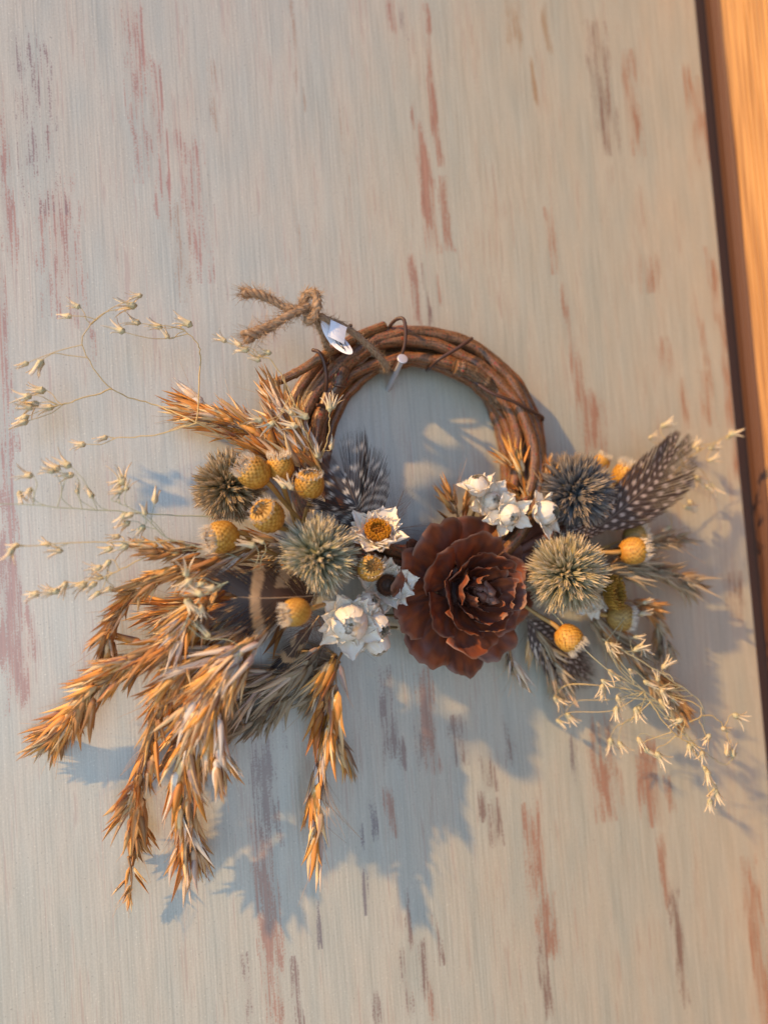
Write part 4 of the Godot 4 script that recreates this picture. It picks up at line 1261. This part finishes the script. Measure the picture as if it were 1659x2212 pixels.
# ---------------------------------------------------------------- feathers
func feather(q: Array) -> void:
	# q: label, quill path, half width left, right (units), pattern, barb angle, fray
	var path := way(q[1], 10)
	var mid: Array = q[1][1]
	var mpp := size_at(mid[0], mid[1], mid[2])
	var t := thing("feather", q[0], "feather", path[0], "feathers tucked into the wreath")
	var quill := Shape.new()
	quill.rod(path, 0.0005, 0.0001, lin(0.16, 0.12, 0.09) if q[4] != 1 else lin(0.4, 0.28, 0.16), 6)
	part(t, "quill", quill.mesh(M.feather))
	var total := 0.0
	for i in path.size() - 1:
		total += path[i].distance_to(path[i + 1])
	var up := Vector3(0, 0, 1)
	for sd in 2:
		var s := Shape.new()
		var n: int = q[6]
		var sgn := 1.0 if sd == 0 else -1.0
		for i in n:
			var f := lerpf(q[7], 1.0, (i + rng.randf() * 0.8) / n)
			var p := along(path, f)
			var d := heading(path, minf(f, 0.96))
			var flat := d.cross(up).normalized() * sgn
			var body: float = pow(sin(clampf(pow((f - q[7]) / (1.0 - q[7]), 0.72) * 0.80 + 0.14, 0.0, 1.0) * PI), 0.55)
			var reach: float = (q[2] if sd == 0 else q[3]) * mpp * body * (0.93 + 0.12 * rng.randf())
			var ang: float = q[5] * (1.0 - (0.86 if q[4] != 1 else 0.6) * f * f) + pull(0.02)
			var dir := (d * cos(ang) + flat * sin(ang)).normalized()
			var seg := 16
			var first := s.v.size()
			var long := reach / maxf(sin(ang), 0.58)
			var wid = total * (1.0 - q[7]) / n * [1.05, 1.0, 1.05, 0.16][q[4]]
			var sagv := pull(0.0008)
			for k in seg + 1:
				var g := float(k) / seg
				var pos = p + dir * long * g + d * long * 0.18 * g * g + up * (-0.0022 * g * g * q[8] + sagv * g)
				var off = pos - path[0]
				var axis_f: float = f + long * g * cos(ang) / total
				var lat: float = g * (1.0 if sd == 0 else -1.0)
				var col := plumage(q[4], axis_f, lat, g, pos, mpp)
				var w = wid * (1.0 if g < q[9] else lerpf(1.0, 0.28, (g - q[9]) / (1.0 - q[9])))
				s.vert(pos - d * w, col)
				s.vert(pos + d * w, col)
			s.lattice(first, seg + 1, 2)
		part(t, "vane", s.mesh(M.feather))
	if q[10] > 0:   # loose down at the foot
		var s := Shape.new()
		for i in q[10]:
			var p := along(path, rng.randf() * (q[7] + 0.15))
			var d := heading(path, 0.1)
			var a := pull(1.5)
			var flat := d.cross(up).normalized()
			var dir := (d * cos(a) + flat * sin(a) + up * pull(0.3)).normalized()
			var long := (40.0 + rng.randf() * 50.0) * mpp
			var bend := flat * pull(0.35) * long
			s.rod(smooth(PackedVector3Array([p, p + dir * long * 0.5 + bend * 0.3, p + dir * long + bend]), 4), 0.00012, 0.00005, lin(0.17, 0.10, 0.065), 3)
		part(t, "down", s.mesh(M.feather), Transform3D(), "stuff")


func plumage(kind: int, f: float, lat: float, g: float, pos: Vector3, mpp: float) -> Color:
	var dark := lin(0.035, 0.028, 0.025)
	var n := grain.get_noise_3d(pos.x * 500.0, pos.y * 500.0, 3.0)
	if kind == 0 or kind == 2:
		# rows of pale round spots across the vane, bars nearer the foot
		var base := lin(0.05, 0.042, 0.038) if kind == 0 else lin(0.075, 0.045, 0.030)
		var pale := lin(0.72, 0.66, 0.55) if kind == 0 else lin(0.62, 0.48, 0.38)
		var rows := 8.0 if kind == 0 else 15.0
		var lanes := 3.2 if kind == 0 else 3.1
		var y := f * rows + (0.5 if int(floor(lat * lanes + 50.0)) % 2 else 0.0)
		var fy = (y - floor(y) - 0.5) / rows
		var x := lat * lanes
		var fx = (x - floor(x) - 0.5) / lanes
		var dd := Vector2(fx * (1.0 if kind == 0 else 0.8), fy * (2.1 if kind == 0 else 3.2)).length() + n * 0.02
		if kind == 0 and f < 0.62:
			var bar := absf(fmod(f * 9.0 + lat * lat * 1.5 + 10.0, 1.0) - 0.5)
			return base.lerp(pale * 0.75, 0.85 if bar < 0.16 + 0.1 * n else 0.12 * (0.5 + n))
		return pale if dd < (0.056 if kind == 0 else 0.046) else base * (1.0 + n * 0.5)
	if kind == 1:
		# bars: buff foot, black band, thin buff edge, black tips
		var edge := f + 0.12 * absf(lat)
		if edge > 0.80:
			return lin(0.012, 0.010, 0.009) if edge > 0.83 else lin(0.44, 0.28, 0.13)
		if edge > 0.72:
			return lin(0.40, 0.25, 0.12)
		if edge > 0.58:
			return lin(0.055, 0.028, 0.014)
		if edge > 0.46 + n * 0.05 and absf(lat) > 0.25:
			return lin(0.36, 0.23, 0.11)
		return lin(0.075, 0.038, 0.018)
	return lin(0.10, 0.065, 0.045)


func build_feathers() -> void:
	for q in [
		["black and white spotted fan feather standing inside the left of the ring", [[800, 1165, 34], [780, 1110, 38], [770, 1090, 41], [748, 1035, 40]], 98, 98, 0, 1.0, 210, 0.06, 1.0, 0.8, 60],
		["barred black and buff feather fanning left under the sage green thistle", [[690, 1285, 46], [635, 1290, 55], [570, 1292, 59], [518, 1290, 58]], 78, 82, 1, 0.95, 110, 0.10, 0.6, 0.62, 60],
		["narrow barred feather hanging below the barred fan feather", [[690, 1330, 34], [655, 1375, 34], [625, 1415, 30], [600, 1440, 26]], 26, 26, 1, 0.5, 40, 0.15, 0.5, 0.4, 50],
		["long dark brown feather with pinkish spots reaching up right to the jamb", [[1255, 1165, 28], [1330, 1110, 32], [1405, 1042, 35], [1452, 975, 34]], 70, 60, 2, 0.72, 220, 0.16, 0.6, 0.94, 10],
		["short dark barred feather at the foot of the long spotted one", [[1190, 1170, 30], [1240, 1155, 32], [1300, 1130, 30], [1345, 1105, 26]], 24, 22, 2, 0.6, 70, 0.1, 0.5, 0.6, 10],
		["blurred dark feather with white dots below the cedar rose on the right", [[1130, 1330, 12], [1170, 1370, 14], [1210, 1405, 14], [1262, 1450, 10]], 58, 50, 2, 0.8, 90, 0.1, 0.6, 0.6, 20],
		["loose brown down feather below the closed white strawflower", [[735, 1330, 26], [715, 1370, 30], [700, 1400, 30], [690, 1430, 28]], 40, 40, 3, 0.9, 60, 0.05, 0.8, 0.2, 60],
		["wispy dark down feather behind the golden centred strawflower", [[835, 1160, 22], [850, 1120, 24], [862, 1085, 26], [872, 1060, 26]], 34, 40, 3, 0.8, 70, 0.05, 0.8, 0.2, 30]]:
		feather(q)


# ---------------------------------------------------------------- twine, tag, nail
func twisted(path: PackedVector3Array, r: float, pitch: float, splay := 0.0) -> ArrayMesh:
	var s := Shape.new()
	var n := path.size()
	for k in 3:
		var p := PackedVector3Array()
		var rad := PackedFloat32Array()
		var cs := PackedColorArray()
		var run := 0.0
		for i in n:
			if i > 0:
				run += path[i].distance_to(path[i - 1])
			var d := (path[mini(i + 1, n - 1)] - path[maxi(i - 1, 0)]).normalized()
			var a := TAU * run / pitch + TAU * k / 3.0
			var x := d.cross(Vector3(0.2, 0.1, 1)).normalized()
			var y := d.cross(x)
			var f := float(i) / (n - 1)
			p.append(path[i] + (x * cos(a) + y * sin(a)) * r * (0.46 + splay * f * f * f))
			rad.append(r * 0.74 * (1.0 + 0.15 * grain.get_noise_2d(i * 0.5, k * 8.0)))
			var c := lin(0.36, 0.24, 0.14) * (1.0 + 0.6 * grain.get_noise_2d(i * 0.9, k * 5.0 + 2.0))
			c.a = 1.0
			cs.append(c)
		s.tube(p, rad, cs, 7)
	# fuzz
	for i in n * 9:
		var f := rng.randf()
		var o := along(path, f)
		var d := heading(path, f)
		var ax := d.cross(Vector3(pull(1.0), pull(1.0), pull(1.0))).normalized()
		var b := o + ax * r * 0.9
		var out := (ax * (0.5 + rng.randf()) + d * pull(2.0)).normalized()
		var long := r * (0.9 + 2.6 * rng.randf() * rng.randf() + splay * f * 3.0)
		s.rod(PackedVector3Array([b - d * r, b + out * long * 0.5, b + out * long + d * pull(1.0) * r]), r * 0.075, r * 0.03, lin(0.50, 0.34, 0.19), 3)
	return s.mesh(M.fuzz)


func build_twine() -> void:
	var t := thing("jute_twine", "frayed brown jute twine knotted at the top left of the vine ring", "twine", spot(672, 680, 46))
	part(t, "knot", twisted(way([[690, 690, 44], [668, 672, 46], [656, 655, 48], [664, 636, 50], [680, 634, 52], [686, 655, 53], [680, 680, 52], [668, 694, 50], [664, 688, 48]], 7), 0.0019, 0.011))
	part(t, "twine_tail", twisted(way([[664, 662, 48], [640, 668, 50], [618, 664, 50], [590, 650, 50], [560, 636, 50], [527, 632, 49]], 7), 0.0017, 0.010, 0.5))
	part(t, "twine_tail", twisted(way([[666, 660, 50], [645, 672, 51], [622, 682, 52], [590, 702, 52], [560, 716, 52], [530, 730, 52]], 7), 0.0018, 0.011, 1.1))
	part(t, "twine_loop", twisted(way([[676, 676, 49], [700, 688, 47], [735, 702, 45], [768, 722, 42], [800, 750, 36], [824, 776, 29], [836, 794, 22], [828, 800, 14], [800, 790, 6], [770, 760, 3]], 9), 0.0016, 0.010))
	part(t, "twine_loop", twisted(way([[676, 680, 46], [690, 704, 42], [700, 730, 36], [708, 756, 26], [720, 785, 10]], 7), 0.0016, 0.010))
	for q in [[[534, 633, 49], Vector3(-1.0, 0.05, 0.1)], [[538, 728, 52], Vector3(-0.9, -0.45, 0.1)]]:
		var fr := Shape.new()
		var o := spot(q[0][0], q[0][1], q[0][2])
		for i in 110:
			var d: Vector3 = (q[1] + Vector3(pull(0.75), pull(0.75), pull(0.7))).normalized()
			var b = o + Vector3(pull(0.0016), pull(0.0016), pull(0.0016)) - q[1] * rng.randf() * 0.004
			var long := 0.0025 + 0.0055 * rng.randf()
			fr.rod(smooth(PackedVector3Array([b, b + d * long * 0.6, b + d * long + Vector3(pull(0.001), pull(0.001), pull(0.001))]), 2), 0.00016, 0.00006, lin(0.46, 0.29, 0.15) * (0.8 + 0.4 * rng.randf()), 3)
		part(t, "frayed_end", fr.mesh(M.fuzz))
	# paper tag folded over the twine
	var g := thing("price_tag", "small white paper tag folded over the twine with black handwriting", "price tag", spot(730, 720, 44))
	var s := Shape.new()
	for i in 9:
		for j in 9:
			var f := i / 8.0
			var w := j / 8.0
			var a := Vector2(714, 690).lerp(Vector2(750, 707), w)
			var b := Vector2(708, 726).lerp(Vector2(744, 744), w)
			var p := a.lerp(b, f)
			s.vert(spot(p.x - 3.0 * sin(f * PI) * (w - 0.5), p.y, 48.5 - 0.5 * f + 1.2 * sin(f * PI * 0.6) + 0.7 * sin(w * PI)), lin(0.80, 0.80, 0.81))
	s.lattice(0, 9, 9)
	part(g, "folded_band", s.mesh(M.tag))
	var mid := spot(726, 731, 46.5)
	var mp := size_at(726, 731, 46.5)
	var ax := (side * 0.64 - over * 0.77).normalized()
	var ay := (side * 0.77 + over * 0.64).normalized()
	var bend := func(x: float, y: float) -> Vector3: return mid + ax * x * 49.0 * mp + ay * y * 17.0 * mp + Vector3(0, 0, 1) * (0.0022 * x * x - 0.0016 * y - 0.001 * y * y + 0.0018 * maxf(0.0, x))
	var d := Shape.new()
	for i in 9:
		for k in 36:
			var a := TAU * k / 36.0
			d.vert(bend.call(cos(a) * i / 8.0, sin(a) * i / 8.0), lin(0.80, 0.80, 0.81))
	d.lattice(0, 9, 36, true)
	part(g, "round_flap", d.mesh(M.tag))
	var ink := Shape.new()
	for l in [[[-0.18, 0.02], [0.2, -0.42], [0.62, -0.30], [0.1, 0.10], [-0.12, 0.28], [0.25, -0.10], [0.66, -0.24], [0.72, -0.50]], [[0.02, 0.66], [0.12, 0.52], [0.22, 0.50]], [[0.10, 0.70], [0.16, 0.44]], [[0.26, 0.62], [0.36, 0.36], [0.30, 0.50], [0.78, 0.16]]]:
		var p := PackedVector3Array()
		for e in l.size() - 1:
			for k in 5:
				var f := k / 5.0
				p.append(bend.call(lerpf(l[e][0], l[e + 1][0], f), lerpf(l[e][1], l[e + 1][1], f)) + Vector3(0, 0, 0.0007))
		ink.rod(p, 0.00020, 0.00016, lin(0.012, 0.012, 0.018), 5)
	part(g, "handwriting", ink.mesh(M.tag))


func build_nail() -> void:
	var a := spot(838, 842, 0)
	var b := spot(869, 776, 30)
	var t := thing("nail", "silver ring-shank nail driven slanting into the board under the top of the ring", "nail", a)
	var m := StandardMaterial3D.new()
	m.albedo_color = Color(0.84, 0.84, 0.85)
	m.metallic = 0.45
	m.roughness = 0.38
	var s := Shape.new()
	var p := PackedVector3Array()
	var r := PackedFloat32Array()
	for i in 97:
		var f := i / 96.0
		p.append(a.lerp(b, f))
		r.append(0.00135 + (0.00022 * absf(sin(f * PI * 17.0)) if f < 0.72 else 0.0001))
	s.tube(p, r, PackedColorArray([Color.WHITE]), 12)
	part(t, "shank", s.mesh(m))
	var h := Shape.new()
	var d := (b - a).normalized()
	h.tube(PackedVector3Array([b - d * 0.0012, b - d * 0.0002, b, b + d * 0.0006, b + d * 0.0009]), PackedFloat32Array([0.0014, 0.0022, 0.0030, 0.0030, 0.0026]), PackedColorArray([Color.WHITE]), 20)
	part(t, "head", h.mesh(m))
